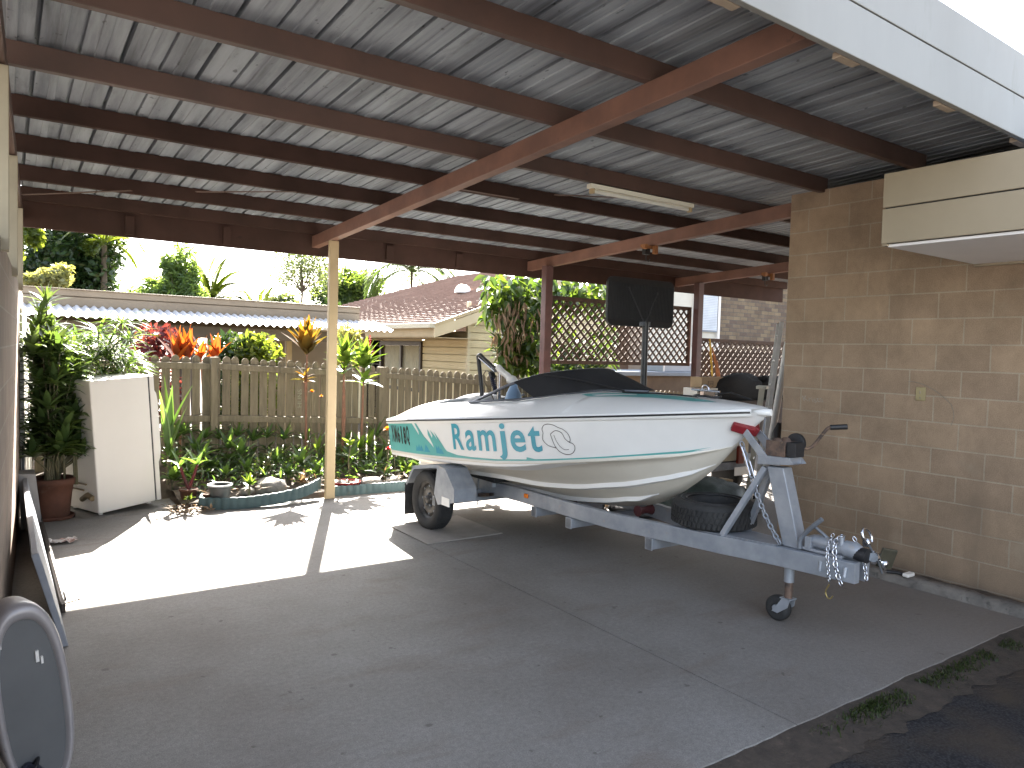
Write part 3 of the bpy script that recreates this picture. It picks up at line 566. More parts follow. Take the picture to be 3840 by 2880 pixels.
def tree(name, label, base, H, cr, n, size, m, seed, clumps=22, cc=None, cat='tree', trunk=.12, group=None, shape=2.1, low=.3):
    rng = random.Random(seed); t = thing(name, label, cat, base, 0, group)
    b = MB(); tb = MB(); top = Vector((0, 0, H-cr[2])); 
    tb.tube([(0, 0, -.3), (rng.uniform(-.1, .1), 0, H*.25), (rng.uniform(-.15, .15), rng.uniform(-.1, .1), max(H*.3, H-cr[2]*1.3)), tuple(top)], [trunk, trunk*.8, trunk*.55, trunk*.3], 8)
    for k in range(clumps):
        v = Vector((rng.gauss(0, 1), rng.gauss(0, 1), rng.gauss(0, 1))).normalized()*(rng.random()**.4)
        if v.z < -low: v.z *= .4
        c = top+Vector((v.x*cr[0]*.78, v.y*cr[1]*.78, v.z*cr[2]*.78)); rr = rng.uniform(.22, .42)
        leafcloud(b, c, (cr[0]*rr, cr[1]*rr, cr[2]*rr), int(n/clumps), size, rng, shape)
        if k % 2 == 0: tb.tube([tuple(top*.8), tuple((top*.8+c)/2+Vector((0, 0, .1))), tuple(c)], [trunk*.3, trunk*.18, trunk*.06], 5)
    tb.build('trunk', MAT['bark'], t); b.build('crown', m, t, fix=False); return t
LF = {}
LF['dark'] = leafmat('dark_leaf', (.018, .040, .014), (.045, .085, .025), .25)
LF['mid'] = leafmat('mid_leaf', (.06, .105, .03), (.11, .16, .045), .45)
LF['lime'] = leafmat('lime_leaf', (.085, .13, .022), (.14, .18, .035), .5)
LF['gum'] = leafmat('gum_leaf', (.08, .12, .06), (.13, .16, .085), .45)
LF['pale'] = leafmat('pale_leaf', (.20, .22, .09), (.32, .32, .16), .4)
LF['feather'] = leafmat('feathery_leaf', (.10, .17, .06), (.16, .23, .085), .55)
LF['palm'] = leafmat('palm_leaf', (.065, .12, .045), (.11, .17, .065), .5)
LF['bush'] = leafmat('glossy_bush_leaf', (.055, .10, .032), (.11, .17, .055), .30, .28, spec=.7)
LF['bed'] = leafmat('bed_leaf', (.05, .10, .032), (.10, .17, .05), .45, .3)
LF['bedlime'] = leafmat('bed_lime_leaf', (.07, .13, .025), (.12, .18, .04), .5, .32)
LF['sedge'] = leafmat('sedge_leaf', (.05, .095, .03), (.085, .14, .045), .42, .25, spec=.8)
LF['copper'] = leafmat('copper_leaf', (.16, .045, .02), (.25, .10, .02), .55, .35, (2.6, 1.5, .5))
LF['bronze'] = leafmat('bronze_green_leaf', (.055, .06, .018), (.17, .09, .02), .5, .35, (2.4, 1.8, .6))
LF['purple'] = leafmat('purple_leaf', (.10, .018, .03), (.15, .03, .04), .35)
LF['dry'] = leafmat('dry_leaf', (.20, .13, .075), (.30, .21, .13), .3, .7, (1.3, 1.2, .9))
LF['vine'] = leafmat('climber_leaf', (.035, .075, .02), (.095, .145, .03), .45, .3)
LF['flower'] = leafmat('marigold_petal', (.75, .28, .01), (.8, .36, .02), .4, .5, (1.3, 1.2, 1))
LF['redflower'] = leafmat('red_petal', (.55, .03, .04), (.6, .05, .05), .4, .5, (1.3, 1, 1))
# trees behind, from left to right
def far(p, y): return at_y(p, y)
def base(px, py, y): v = at_y((px*1.736, py*1.736), y); return v
v = base(150, 570, 24); tree('dense_tree', 'dense dark green round tree at far left beyond the beige fascia', (v.x, 24, -.4), 6.3, (1.45, 1.5, 2.3), 14000, .19, LF['dark'], 11, 40)
v = base(55, 530, 21); tree('lime_tree', 'yellow green tree showing beside the left cream post', (v.x-.35, 21, -.4), 5.6, (.75, .8, 1.2), 2600, .22, LF['lime'], 12, 12)
v = base(105, 612, 17); tree('pale_shrub', 'pale cream flowering bush above the beige carport fascia', (v.x, 17, -.3), 3.5, (.66, .6, .42), 2600, .13, LF['pale'], 13, 16, cat='bush', trunk=.05)
v = base(652, 590, 34); tree('gum_tree', 'tall thin gum tree with airy grey green foliage against the white sky', (v.x, 34, -.4), 8.3, (2.2, 1.4, 2.7), 5600, .17, LF['gum'], 14, 38, trunk=.09, shape=3.2)
v = base(765, 552, 42); tree('leafy_tree', 'green leafy tree to the right of the central cream post', (v.x, 42, -.4), v.z+.4, (2.9, 2.0, 3.0), 15000, .27, LF['mid'], 15, 30)
v = base(692, 615, 38); tree('dark_shrub_tree', 'darker low tree just left of the central cream post', (v.x+.2, 38, -.4), v.z+.4, (1.4, 1.0, 1.7), 3600, .26, LF['dark'], 16, 14)
v = base(590, 640, 26); tree('low_tree', 'low feathery green tree above the beige fascia before the central post', (v.x, 26, -.4), 3.9, (1.4, .8, .6), 2200, .16, LF['gum'], 18, 12)
def palm(name, label, basep, H, nf, Lf, m, seed, droop=1.1, lean=(0, 0), cat='palm', leaflet=.30, w=.016, emax=1.35):
    rng = random.Random(seed); t = thing(name, label, cat, basep); tb = MB(); b = MB(); top = Vector((lean[0], lean[1], H))
    tb.tube([(0, 0, -.3), (lean[0]*.4, lean[1]*.4, H*.5), tuple(top)], [.11, .09, .07], 8); tb.build('trunk', MAT['bark'], t)
    for i in range(nf):
        a = i*2.399+rng.uniform(-.2, .2); e = .12+emax*(i+.5)/nf; d = Vector((math.cos(a)*math.sin(e), math.sin(a)*math.sin(e), math.cos(e))); p = top.copy(); n = 13; pts = []
        for k in range(n+1):
            pts.append(p.copy()); p = p+d*(Lf/n); d = (d+Vector((0, 0, -droop/n*(1+k/n)))).normalized()
        b.tube(pts, [.014*(1-k/(n+1)) for k in range(n+1)], 4, cap=False)
        for k in range(1, n):
            ax_ = (pts[k+1]-pts[k-1]).normalized(); s = ax_.cross(Vector((0, 0, 1))); s = s.normalized() if s.length > .05 else Vector((1, 0, 0)); ll = leaflet*math.sin(PI*(.15+.8*k/n))
            for f in (0, .2, .4, .6, .8):
                pp = pts[k].lerp(pts[k+1], f)
                for sg in (-1, 1): blade(b, pp, s*sg+ax_*.7+Vector((0, 0, .15)), ll*rng.uniform(.8, 1.1), w, .8, 2, 'lance', .1)
    b.build('fronds', m, t, fix=False); return t
v = base(455, 630, 21); palm('feathery_palm', 'lime fronded palm right of the plume shaped tree', (v.x, 21, -.4), 3.1, 26, 1.4, LF['lime'], 22, 1.2, w=.024)
v = base(280, 640, 20); palm('feathery_palm', 'low green palm left of the plume shaped tree', (v.x, 21, -.4), 2.2, 24, 1.2, LF['feather'], 23, 1.1, w=.024)
v = base(560, 640, 20); palm('feathery_palm', 'low lime palm peeping over the fascia near the gum tree', (v.x, 20, -.4), 2.5, 20, 1.2, LF['lime'], 24, 1.1, w=.024)
v = base(385, 528, 18.6); tree('feathery_tree', 'tall plume shaped feathery green tree in the middle of the left skyline', (v.x, 18.6, -.4), v.z+.62, (.66, .5, 1.25), 7500, .17, LF['feather'], 27, 34, shape=4.5, low=.9)
v = base(385, 590, 18.9); tree('feathery_tree', 'broad feathery green bush under the plume shaped tree', (v.x, 18.9, -.4), v.z+.4, (1.25, .5, .55), 4200, .16, LF['feather'], 30, 22, shape=4.0)
v = base(430, 640, 18.3); tree('bushy_tree', 'low light green feathery bush right of the plume shaped tree', (v.x, 18.3, -.4), 3.1, (1.0, .5, .45), 2600, .15, LF['feather'], 28, 16, shape=3.6)
v = base(285, 640, 18.3); tree('bushy_tree', 'low lime bush above the fascia left of the plume shaped tree', (v.x, 18.3, -.4), 2.95, (.75, .5, .38), 2200, .15, LF['feather'], 29, 14, shape=3.6)
v = base(890, 572, 38); palm('drooping_palm', 'blue green drooping palm fronds hanging above the brown tiled roof', (v.x, 38, -.4), v.z, 24, 3.8, LF['palm'], 25, 2.0, leaflet=1.1, w=.04)
v = base(225, 560, 23); palm('drooping_palm', 'thin yellow green palm fronds beside the dense dark tree', (v.x, 23, -.4), 4.6, 10, 1.2, LF['lime'], 26, 1.6, leaflet=.4)
# climber over a trunk beside the maroon post
def climber():
    rng = random.Random(31); t = thing('climber', 'big leafy climber with hanging dry leaves beside the first maroon post', 'climbing plant', (6.9, 10.0, -.2))
    tb = MB(); tb.tube([(0, 0, 0), (.05, 0, 1.2), (0, .05, 2.2), (.1, 0, 3.0)], [.16, .15, .13, .1], 8); tb.build('trunk', MAT['bark'], t)
    b = MB(); o = Vector((6.9, 10.0, -.2))
    areas = [((1045, 593), (1185, 690), 640), ((1075, 680), (1185, 800), 420), ((1180, 598), (1312, 668), 340), ((1095, 760), (1200, 800), 120), ((1195, 660), (1330, 790), 160)]
    for (x0, y0), (x1, y1), n in areas:
        for i in range(n):
            X = rng.uniform(x0, x1); Y = rng.uniform(y0, y1)
            if x0 == 1085 and X < 1085+(Y-680)*.15: continue
            y = rng.uniform(9.55, 10.5); p = at_y((X*1.736, Y*1.736), y)-o
            d = Vector((rng.gauss(-.2, .8), rng.gauss(-.5, .5), rng.gauss(-.7, .5))); blade(b, p, d, rng.uniform(.16, .30), rng.uniform(.035, .06), .5, 3, 'lance', .2, rng.uniform(-1, 1))
    for i in range(16): rosette(b, at_y((rng.uniform(1085, 1190)*1.736, rng.uniform(740, 800)*1.736), 9.7)-o, 7, .42, .055, (.3, 1.3), .8, 'lance', rng)
    b.build('leaves', LF['vine'], t, fix=False)
    b = MB()
    for i in range(150):
        X = rng.triangular(1062, 1165, 1105); Y = rng.uniform(650, 770); p = at_y((X*1.736, Y*1.736), rng.uniform(9.4, 9.75))-o
        blade(b, p, (rng.gauss(0, .25), rng.gauss(0, .25), -1), rng.uniform(.14, .26), rng.uniform(.012, .026), .1, 3, 'lance', .5, rng.uniform(-1.5, 1.5))
    b.build('dry_leaves', LF['dry'], t, fix=False)
climber()
# ------------------------------------------------------------------ garden bed
b = MB(); b.grid(lambda u, v: (1.43+4.2*u, 7.46+1.75*v, (.05+.07*v+.05*noise.noise(Vector((u*9, v*5, 0)))*min(1, v*6)) if v > .02 else -.05), 60, 26)
tag(b.build('garden_bed', MAT['soil']), kind='structure')
def edging(name, label, pts, h):
    t = thing(name, label, 'garden edging', (pts[0][0], pts[0][1], 0), 0, 'teal log garden edging'); o = Vector((pts[0][0], pts[0][1], 0)); b = MB()
    P = []
    for i in range(len(pts)-1):
        a, c = Vector(pts[i]), Vector(pts[i+1]); n = max(1, int((c-a).length/.012))
        P += [a.lerp(c, k/n) for k in range(n)]
    vs = []
    for i, p in enumerate(P):
        d = (P[min(i+1, len(P)-1)]-P[max(i-1, 0)]).normalized(); s = Vector((d.y, -d.x, 0)); w = .010*abs(math.sin(PI*i*.012/.072)); q = p-o
        z0 = p.z; hh = h-.006*(1-abs(math.sin(PI*i*.012/.072)))
        vs += [q+s*(.014+w), q+s*(.014+w)+Vector((0, 0, hh-.008)), q+s*(.008+w)+Vector((0, 0, hh)), q-s*.008+Vector((0, 0, hh)), q-s*.014]
    b.add(vs, [(i*5+k, i*5+5+k, i*5+6+k, i*5+1+k) for i in range(len(P)-1) for k in range(4)], True)
    b.build('edging_strip', MAT['edging'], t)
MAT['edging'] = M('teal_plastic', (.055, .10, .105), (.045, .08, .085), 7, .6, bump=.2, spots=(9, .6, (.08, .10, .09)))
edging('garden_edging', 'curved teal log edging around the pots left of the cream post', [(1.66, 7.72, .0), (1.585, 7.48, .0), (1.78, 7.36, 0), (2.0, 7.32, 0), (2.25, 7.31, .015), (2.45, 7.34, .035), (2.62, 7.41, .06), (2.78, 7.50, .10)], .115)
edging('garden_edging', 'straight teal log edging right of the cream post', [(2.92, 7.50, .0), (3.8, 7.45, .0)], .11)
rk = random.Random(5)
def rock(c, r, lab, sq=.55):
    b = MB(); bm = bmesh.new(); bmesh.ops.create_icosphere(bm, subdivisions=3, radius=1); vs = []
    for v in bm.verts:
        k = 1+.28*noise.noise(v.co*1.3+Vector(c)*3)+.08*noise.noise(v.co*4); vs.append((v.co.x*r*k, v.co.y*r*k*.8, v.co.z*r*k*sq))
    b.add(vs, [[v.index for v in f.verts] for f in bm.faces], True); bm.free()
    o = b.build('rock', MAT['rock'], None); o.location = c; tag(o, lab, 'rock', 'rocks in the garden bed')
MAT['rock'] = M('garden_rock', (.22, .20, .18), (.13, .12, .11), 8, .85, bump=.5)
rock((2.35, 7.78, .10), .17, 'largest grey rock behind the curved teal edging'); rock((2.08, 7.72, .09), .08, 'small grey rock beside the green sprig in the bed'); rock((3.45, 7.72, .09), .13, 'flat grey rock behind the straight teal edging', .35); rock((3.05, 7.68, .1), .07, 'small grey rock right of the red saucer')
rock((3.72, 7.70, .08), .10, 'grey rock by the end of the straight edging', .4)
def plant(name, label, loc, cat='plant', group=None): return thing(name, label, cat, loc, 0, group)
bedr = random.Random(77)
def bedplant(X, Y, y, kind, n, Ln, W, tilt=(.2, 1.25), droop=.8, prof='lance', stem=.0, lab=None, grp='leafy plants crowding the garden bed', name='bed_plant'):
    v = at_y(T(4, X, Y), y); z0 = .10 if y > 7.5 else 0; z0 = min(z0, v.z)
    t = plant(name, lab or 'leafy green plant crowded in the shaded bed along the picket fence', (v.x, y, z0), 'plant', grp); b = MB()
    h = max(.03, v.z-z0); sb = MB(); sb.tube([(0, 0, -.03), (bedr.uniform(-.02, .02), 0, h*.5), (0, 0, h)], [.012, .010, .007], 6); sb.build('stem', MAT['stem'], t)
    rosette(b, (0, 0, h), n, Ln, W, tilt, droop, prof, bedr); 
    if h > .25: rosette(b, (0, 0, h*.62), max(4, n//2), Ln*.8, W, (.7, 1.4), droop, prof, bedr)
    b.build('leaves', LF[kind], t, fix=False); return t
for X, Y, y, k, n, l, w in ((1130, 1200, 8.9, 'bed', 14, .26, .028), (1190, 1160, 9.0, 'bed', 14, .25, .026), (1270, 1260, 8.6, 'bed', 12, .28, .03), (1480, 1250, 8.7, 'bed', 12, .28, .03), (1560, 1290, 8.5, 'bed', 13, .24, .032), (1100, 1330, 8.5, 'bed', 10, .24, .035),
        (1640, 1200, 9.0, 'bed', 14, .24, .025), (1730, 1180, 9.0, 'bed', 12, .22, .022), (1840, 1190, 8.95, 'bed', 14, .24, .022), (1950, 1350, 8.2, 'bed', 12, .26, .04), (2060, 1260, 8.6, 'bedlime', 10, .3, .02), (1780, 1330, 8.5, 'bed', 12, .22, .026),
        (1370, 1370, 8.5, 'bed', 12, .22, .04), (1460, 1420, 8.2, 'bed', 10, .2, .03), (1240, 1420, 8.1, 'bed', 10, .2, .028), (1120, 1450, 8.2, 'bed', 10, .22, .05), (1600, 1400, 8.3, 'bed', 12, .22, .03), (1860, 1420, 8.1, 'bed', 11, .2, .035), (2040, 1420, 8.0, 'bed', 10, .22, .03),
        (1330, 1180, 9.0, 'bed', 12, .22, .024), (1420, 1190, 9.05, 'bed', 12, .2, .022), (1540, 1170, 9.05, 'bed', 12, .22, .022), (1990, 1200, 9.0, 'bed', 12, .22, .02), (1700, 1430, 8.1, 'bed', 12, .18, .03), (1310, 1310, 8.4, 'bed', 10, .24, .03)):
    bedplant(X, Y, y, k, n, l, w)
for X, Y, y, k, n, l, w in ((2270, 1330, 8.3, 'bed', 12, .28, .045), (2330, 1250, 8.5, 'bedlime', 12, .26, .035), (2390, 1230, 8.6, 'bedlime', 11, .26, .032), (2450, 1350, 8.2, 'bed', 12, .26, .035), (2540, 1280, 8.5, 'bed', 14, .34, .016), (2600, 1380, 8.2, 'bed', 12, .26, .03), (2660, 1300, 8.6, 'bed', 12, .32, .018), (2250, 1210, 8.9, 'bed', 12, .24, .03), (2370, 1420, 8.0, 'bed', 10, .2, .03), (2500, 1440, 7.9, 'bed', 10, .2, .03), (2640, 1430, 7.95, 'bedlime', 10, .22, .045), (2440, 1170, 9.0, 'bed', 12, .3, .016), (2560, 1190, 9.0, 'bed', 12, .3, .018), (2700, 1380, 8.1, 'bed', 11, .24, .03)):
    bedplant(X, Y, y, k, n, l, w, lab='leafy plant in the sunny bed behind the boat stern', grp='leafy plants in the bed behind the stern')
b = MB()                      # low ground cover: nobody could count it
for i in range(2600):
    x = bedr.uniform(1.5, 5.4); y = bedr.uniform(7.75, 9.15); z = .07+.05*(y-7.5)
    if bedr.random() < .4: y = bedr.uniform(8.5, 9.15)
    d = Vector((bedr.gauss(0, 1), bedr.gauss(0, 1), abs(bedr.gauss(.6, .5)))); blade(b, (x, y, z+bedr.uniform(0, .16)), d, bedr.uniform(.06, .14), bedr.uniform(.008, .02), .7, 2, 'lance', .2, bedr.uniform(-1, 1))
tag(b.build('ground_cover', LF['bed'], fix=False), 'low dark green ground cover and leaves filling the garden bed', 'ground cover', kind='stuff')
b = MB()
for i in range(420):
    x = bedr.uniform(1.5, 5); y = bedr.uniform(7.55, 8.9); blade(b, (x, y, .08+.05*(y-7.5)+bedr.uniform(0, .05)), (bedr.gauss(0, 1), bedr.gauss(0, 1), bedr.uniform(-.1, .4)), bedr.uniform(.06, .18), bedr.uniform(.006, .016), .3, 2, 'lance', .3)
for i in range(150):
    x = bedr.uniform(1.3, 1.65); y = bedr.uniform(7.25, 7.7); blade(b, (x, y, .01+bedr.uniform(0, .04)), (bedr.gauss(0, 1), bedr.gauss(0, 1), bedr.uniform(-.1, .4)), bedr.uniform(.03, .09), bedr.uniform(.006, .016), .3, 2, 'lance', .3)
tag(b.build('leaf_litter', LF['dry'], fix=False), 'dry brown leaf litter scattered over the bed', 'leaf litter', kind='stuff')
# tall cordylines
def cordyline(label, foot, y, crowns, mat, stem_r=.014, rng=None):
    rng = rng or random.Random(41); f = at_y(foot, y); f.z = .12; t = plant('cordyline', label, (f.x, f.y, f.z), 'plant'); b = MB(); s = MB(); 
    for p, n, Ln, W, tilt in crowns:
        c = at_y(p, y)-f; s.tube([(0, 0, 0), tuple(c*.5+Vector((rng.uniform(-.03, .03), 0, 0))), tuple(c)], [stem_r*1.2, stem_r, stem_r*.8], 7)
        for i in range(n):
            a = i*2.399; e = tilt[0]+(tilt[1]-tilt[0])*((i+.5)/n); d = (math.cos(a)*math.sin(e), math.sin(a)*math.sin(e), math.cos(e)); k = rng.uniform(.75, 1.1)
            blade(b, c-Vector((0, 0, .10*(i/n))), d, Ln*k, W*k, .45*rng.uniform(.6, 1.5), 5, 'paddle', .22, rng.uniform(-.4, .4))
    s.build('stem', M('cordyline_stem', (.22, .10, .06), (.15, .08, .05), 20, .7), t); b.build('leaves', mat, t, fix=False); return t
cordyline('tall cordyline with bronze and orange leaves in front of the fence', T(4, 1985, 1180), 8.75, [(T(4, 1990, 590), 34, .40, .062, (.02, .85)), (T(4, 1975, 770), 12, .17, .026, (.5, 1.5))], LF['bronze'])
cordyline('bright lime cordyline just right of the cream post', T(5, 10, 1150), 8.7, [(T(5, 20, 640), 22, .32, .055, (.1, 1.2)), (T(5, 15, 720), 8, .3, .05, (.5, 1.3))], LF['bedlime'])
cordyline('lime cordyline with red flower plume before the fence and house', T(5, 130, 1150), 8.7, [(T(5, 150, 680), 26, .34, .058, (.1, 1.2)), (T(5, 145, 790), 12, .3, .045, (.5, 1.5))], LF['bedlime'])
fp = at_y(T(5, 185, 600), 8.9); t = plant('flower_plume', 'thin red flower plume rising above the lime cordyline', (fp.x, fp.y, fp.z-.1), 'flower'); b = MB(); b.tube([(0, 0, -.1), (0, 0, .28)], .006, 5)
for i in range(60): a = i*2.4; blade(b, (0, 0, .02+.24*i/60), (math.cos(a), math.sin(a), .2), .09*(1-i/75) if i < 20 else .03, .005, .3, 2)
b.build('plume', LF['redflower'], t, fix=False)
cordyline('copper red cordyline with upright leaves behind the fence, larger clump', T(4, 1170, 900), 9.75, [(T(4, 1150, 640), 11, .42, .062, (.05, .7)), (T(4, 1215, 640), 9, .40, .06, (.05, .6))], LF['copper'], rng=random.Random(9))
cordyline('copper red cordyline with drooping leaves behind the fence post', T(4, 1340, 900), 9.75, [(T(4, 1300, 640), 9, .30, .05, (.2, 1.0)), (T(4, 1395, 640), 8, .34, .055, (.05, .8))], LF['copper'], rng=random.Random(10))
for px, lab, hgt in (((1020, 570), 'red leafed shrub behind the fence left of the copper cordyline', .7), ((1600, 625), 'sunlit lime shrub under the neighbour carport roof', 1.0), ((1480, 620), 'dark leafy shrub behind the fence right of the copper cordylines', .6), ((1690, 620), 'lime shrub beside the neighbour carport post', .8)):
    v = at_y(T(4, *px), 10.3); t = plant('shrub', lab, (v.x, 10.3, .1), 'bush'); b = MB(); leafcloud(b, (0, 0, v.z-.1), (.3, .25, .28), 500, .12, bedr, 2.6); leafcloud(b, (0, 0, (v.z-.1)*.6), (.32, .28, .4), 400, .12, bedr, 2.6)
    s = MB(); s.tube([(0, 0, -.1), (0, 0, v.z-.1)], .02, 6); s.build('stem', MAT['stem'], t); b.build('leaves', LF['purple' if 'red' in lab else ('lime' if 'lime' in lab else 'dark')], t, fix=False)
for X0, X1, y, H, lab in ((2.9, 4.5, 13.2, 1.55, 'sunlit palm shrub seen under the neighbour carport roof'), (-.5, 2.6, 14.2, 1.4, 'dark hedge of shrubs under the neighbour carport roof')):
    t = plant('hedge', lab, ((X0+X1)/2, y, -.2), 'hedge'); b = MB(); leafcloud(b, (0, 0, H*.55), ((X1-X0)/2, .5, H*.55), 2600, .16, bedr, 3); b.build('leaves', LF['lime' if 'sunlit' in lab else 'dark'], t, fix=False)
v = at_y(T(5, 40, 530), 10.4); t = plant('flowering_shrub', 'pale pink and cream flowering shrub behind the lime cordylines', (v.x, 10.4, .1), 'bush'); b = MB(); leafcloud(b, (0, 0, v.z-.1), (.22, .2, .2), 500, .08, bedr, 1.6); leafcloud(b, (0, 0, v.z-.4), (.25, .2, .3), 400, .09, bedr, 1.8)
s = MB(); s.tube([(0, 0, -.1), (0, 0, v.z-.1)], .02, 6); s.build('stem', MAT['stem'], t); b.build('leaves', LF['pale'], t, fix=False)
def marigold(p, y, lab, r=.035, m='flower'):
    v = at_y(p, y); t = plant('marigold', lab, (v.x, y, .1), 'flower'); s = MB(); s.tube([(.02, 0, 0), (0, 0, (v.z-.1)*.6), (0, 0, v.z-.1)], .004, 5); s.build('stem', MAT['stem'], t); b = MB()
    for k in range(46): a = k*2.4; e = .2+1.4*k/46; blade(b, (0, 0, v.z-.1), (math.cos(a)*math.sin(e), math.sin(a)*math.sin(e), math.cos(e)), r, r*.3, .3, 2, 'paddle')
    b.build('bloom', LF[m], t, fix=False)
marigold(T(4, 2020, 882), 8.6, 'tallest orange marigold on a thin stem left of the cream post'); marigold(T(4, 2082, 912), 8.6, 'smaller orange marigold close to the cream post', .026); marigold(T(5, 298, 1130), 7.9, 'large orange marigold touching the boat stern', .055)
marigold(T(5, 305, 1255), 7.9, 'red flower below the marigold at the boat stern', .04, 'redflower'); marigold(T(5, 345, 1268), 7.9, 'red flower tucked under the boat stern corner', .03, 'redflower')
def sprig(p, y, lab, k='pale'):
    v = at_y(p, y); t = plant('sprig', lab, (v.x, y, .1), 'plant'); b = MB(); s = MB()
    for i in range(9):
        e = Vector((bedr.uniform(-.13, .13), bedr.uniform(-.08, .08), max(.1, v.z-.1)+bedr.uniform(-.14, .12))); s.tube([(0, 0, 0), tuple(e*.6+Vector((0, 0, .05))), tuple(e)], .004, 4)
        for j in range(6): blade(b, e*(1-.1*j), (bedr.gauss(0, 1), bedr.gauss(0, 1), bedr.gauss(.2, .5)), .06, .014, .3, 2, 'paddle')
    s.build('stem', MAT['stem'], t); b.build('leaves', LF[k], t, fix=False)
sprig(T(4, 1710, 1300), 8.1, 'shiny pale sprig catching the sun in the middle of the bed')
bedplant(1615, 1490, 7.62, 'bedlime', 16, .14, .028, (.1, 1.2), .4, 'paddle', lab='bright glossy sprig just behind the curved edging', grp=None, name='bright_sprig')
bedplant(2270, 1230, 8.0, 'bedlime', 8, .16, .03, lab='lime tipped plant just right of the cream post', grp=None)
bedplant(1960, 1490, 7.75, 'dry', 14, .16, .03, (.2, 1.4), .5, lab='dry orange leafed plant by the end of the curved edging', grp=None, name='dry_plant')
bedplant(1230, 1600, 7.55, 'bedlime', 10, .07, .02, lab='small weed at the corner of the teal edging', grp=None, name='weed')
# arching umbrella sedge and the glossy bush in the big pot
def sedge():
    rng = random.Random(51); f = at_y(T(4, 600, 1200), 8.5); t = plant('umbrella_sedge', 'tall umbrella sedge with arching ribbon leaves above the white fridge', (f.x, 8.5, .1), 'plant'); o = Vector((f.x, 8.5, .1)); b = MB(); s = MB()
    for (X, Y), r in (((790, 440), .34), ((830, 540), .30), ((640, 500), .32), ((560, 560), .34), ((700, 590), .34), ((600, 680), .32), ((720, 690), .30), ((820, 720), .26), ((500, 540), .30), ((470, 640), .34), ((860, 690), .26), ((540, 740), .3), ((660, 760), .26), ((430, 560), .3), ((910, 750), .2), ((760, 760), .2), ((380, 600), .34), ((420, 700), .34), ((590, 640), .34), ((650, 560), .32), ((520, 620), .34), ((780, 620), .3), ((690, 640), .3)):
        y = rng.uniform(8.25, 8.75); c = at_y(T(4, X, Y), y)-o; s.tube([(rng.uniform(-.1, .1), rng.uniform(-.1, .1), 0), (c.x*.5, c.y*.5, c.z*.6), tuple(c)], [.007, .006, .005], 5)
        rosette(b, c, 26, r*1.1, .0125, (.7, 1.75), 1.0, 'strap', rng, 6, .25)
    s.build('stem', MAT['stem'], t); b.build('leaves', LF['sedge'], t, fix=False)
sedge()
pz = at_z(T(7, 330, 62), 0)
pot = thing('terracotta_pot', 'large terracotta pot holding the glossy bush beside the fridge', 'pot', (pz.x+.02, 7.70, 0))
b = MB(); b.lathe([(.10, .0), (.125, .0), (.135, .03), (.15, .20), (.165, .30), (.18, .305), (.182, .36), (.168, .365), (.155, .33), (.1, .32), (.001, .32)], (0, 0, .002), 32); b.build('body', MAT['terracotta'], pot)
b = MB(); b.lathe([(.001, 0), (.17, 0), (.175, .025), (.165, .03)], (0, 0, -.0), 32); b.build('saucer', MAT['terracotta'], pot)
def potbush():
    rng = random.Random(61); o = Vector((pz.x+.02, 7.70, .33)); t = plant('glossy_bush', 'tall glossy leafed bush growing from the large terracotta pot', tuple(o), 'plant'); b = MB(); s = MB()
    for i in range(135):
        Y = rng.uniform(560, 1330); X = 205+rng.uniform(0, 1)**.8*(170 if Y < 600 else (290 if Y < 900 else 330)); 
        c = at_y(T(4, X, Y), rng.uniform(7.5, 8.25) if X < 420 else rng.uniform(7.7, 8.0))-o; c.x = max(c.x, wx(7.7)+.04-o.x)
        if rng.random() < .6: s.tube([(rng.uniform(-.06, .06), rng.uniform(-.06, .06), 0), (c.x*.4, c.y*.4, c.z*.55), tuple(c)], [.009, .007, .005], 5)
        rosette(b, c, 15, .25, .029, (.25, 1.5), .9, 'lance', rng, 4, .25)
    for (X, Y), n, r in (((300, 310), 16, .22), ((260, 390), 14, .22), ((250, 470), 14, .24), ((330, 470), 14, .2), ((230, 560), 16, .25)):
        c = at_y(T(4, X, Y), 7.85)-o; s.tube([(0, 0, 0), (c.x*.5, c.y*.4, c.z*.55), tuple(c)], [.012, .01, .007], 6); rosette(b, c, n, r, .024, (.1, 1.4), .7, 'lance', rng, 4, .25)
    for X in (380, 420, 485, 500): a = at_y(T(4, X, 1480), 7.65)-o; c = at_y(T(4, X-10, 1230), 7.7)-o; s.tube([tuple(a*.6), tuple(a), tuple(c)], .010, 6)
    s.build('stem', MAT['stem'], t); b.build('leaves', LF['bush'], t, fix=False)
potbush()
b = MB(); o = at_y(T(4, 1090, 1050), 8.4); t = plant('strap_leaf_plant', 'broad dark strap leaves rising just right of the fridge', (o.x, 8.4, .1), 'plant'); 
for i in range(7): blade(b, (0, 0, .25+.05*i), (bedr.uniform(-.2, .35), bedr.uniform(-.2, .2), 1), .62, .05, .4, 5, 'paddle', .2)
s = MB(); s.tube([(0, 0, 0), (0, 0, .3)], .015, 6); s.build('stem', MAT['stem'], t); b.build('leaves', LF['bed'], t, fix=False)
def smallpot(p, y, r, h, m, lab, z0=.04, cat='pot', fill=True):
    v = at_y(p, y); t = thing('plant_pot', lab, cat, (v.x, y, z0), 0); b = MB(); b.lathe([(.001, 0), (r*.75, 0), (r*.97, h*.82), (r*1.06, h*.83), (r*1.06, h), (r*.93, h), (r*.9, h*.88), (.001, h*.86)], (0, 0, 0), 24); b.build('body', m, t)
    b = MB(); b.lathe([(.001, 0), (r*.9, .0)], (0, 0, h*.9), 20); b.build('potting_soil', MAT['soil'], t); return v
v = smallpot(T(4, 1222, 1540), 7.75, .085, .12, MAT['terracotta'], 'small terracotta pot with a purple stemmed cordyline')
t = plant('purple_cordyline', 'purple stemmed cordyline growing in the small terracotta pot', (v.x, 7.75, .15), 'plant'); b = MB(); 
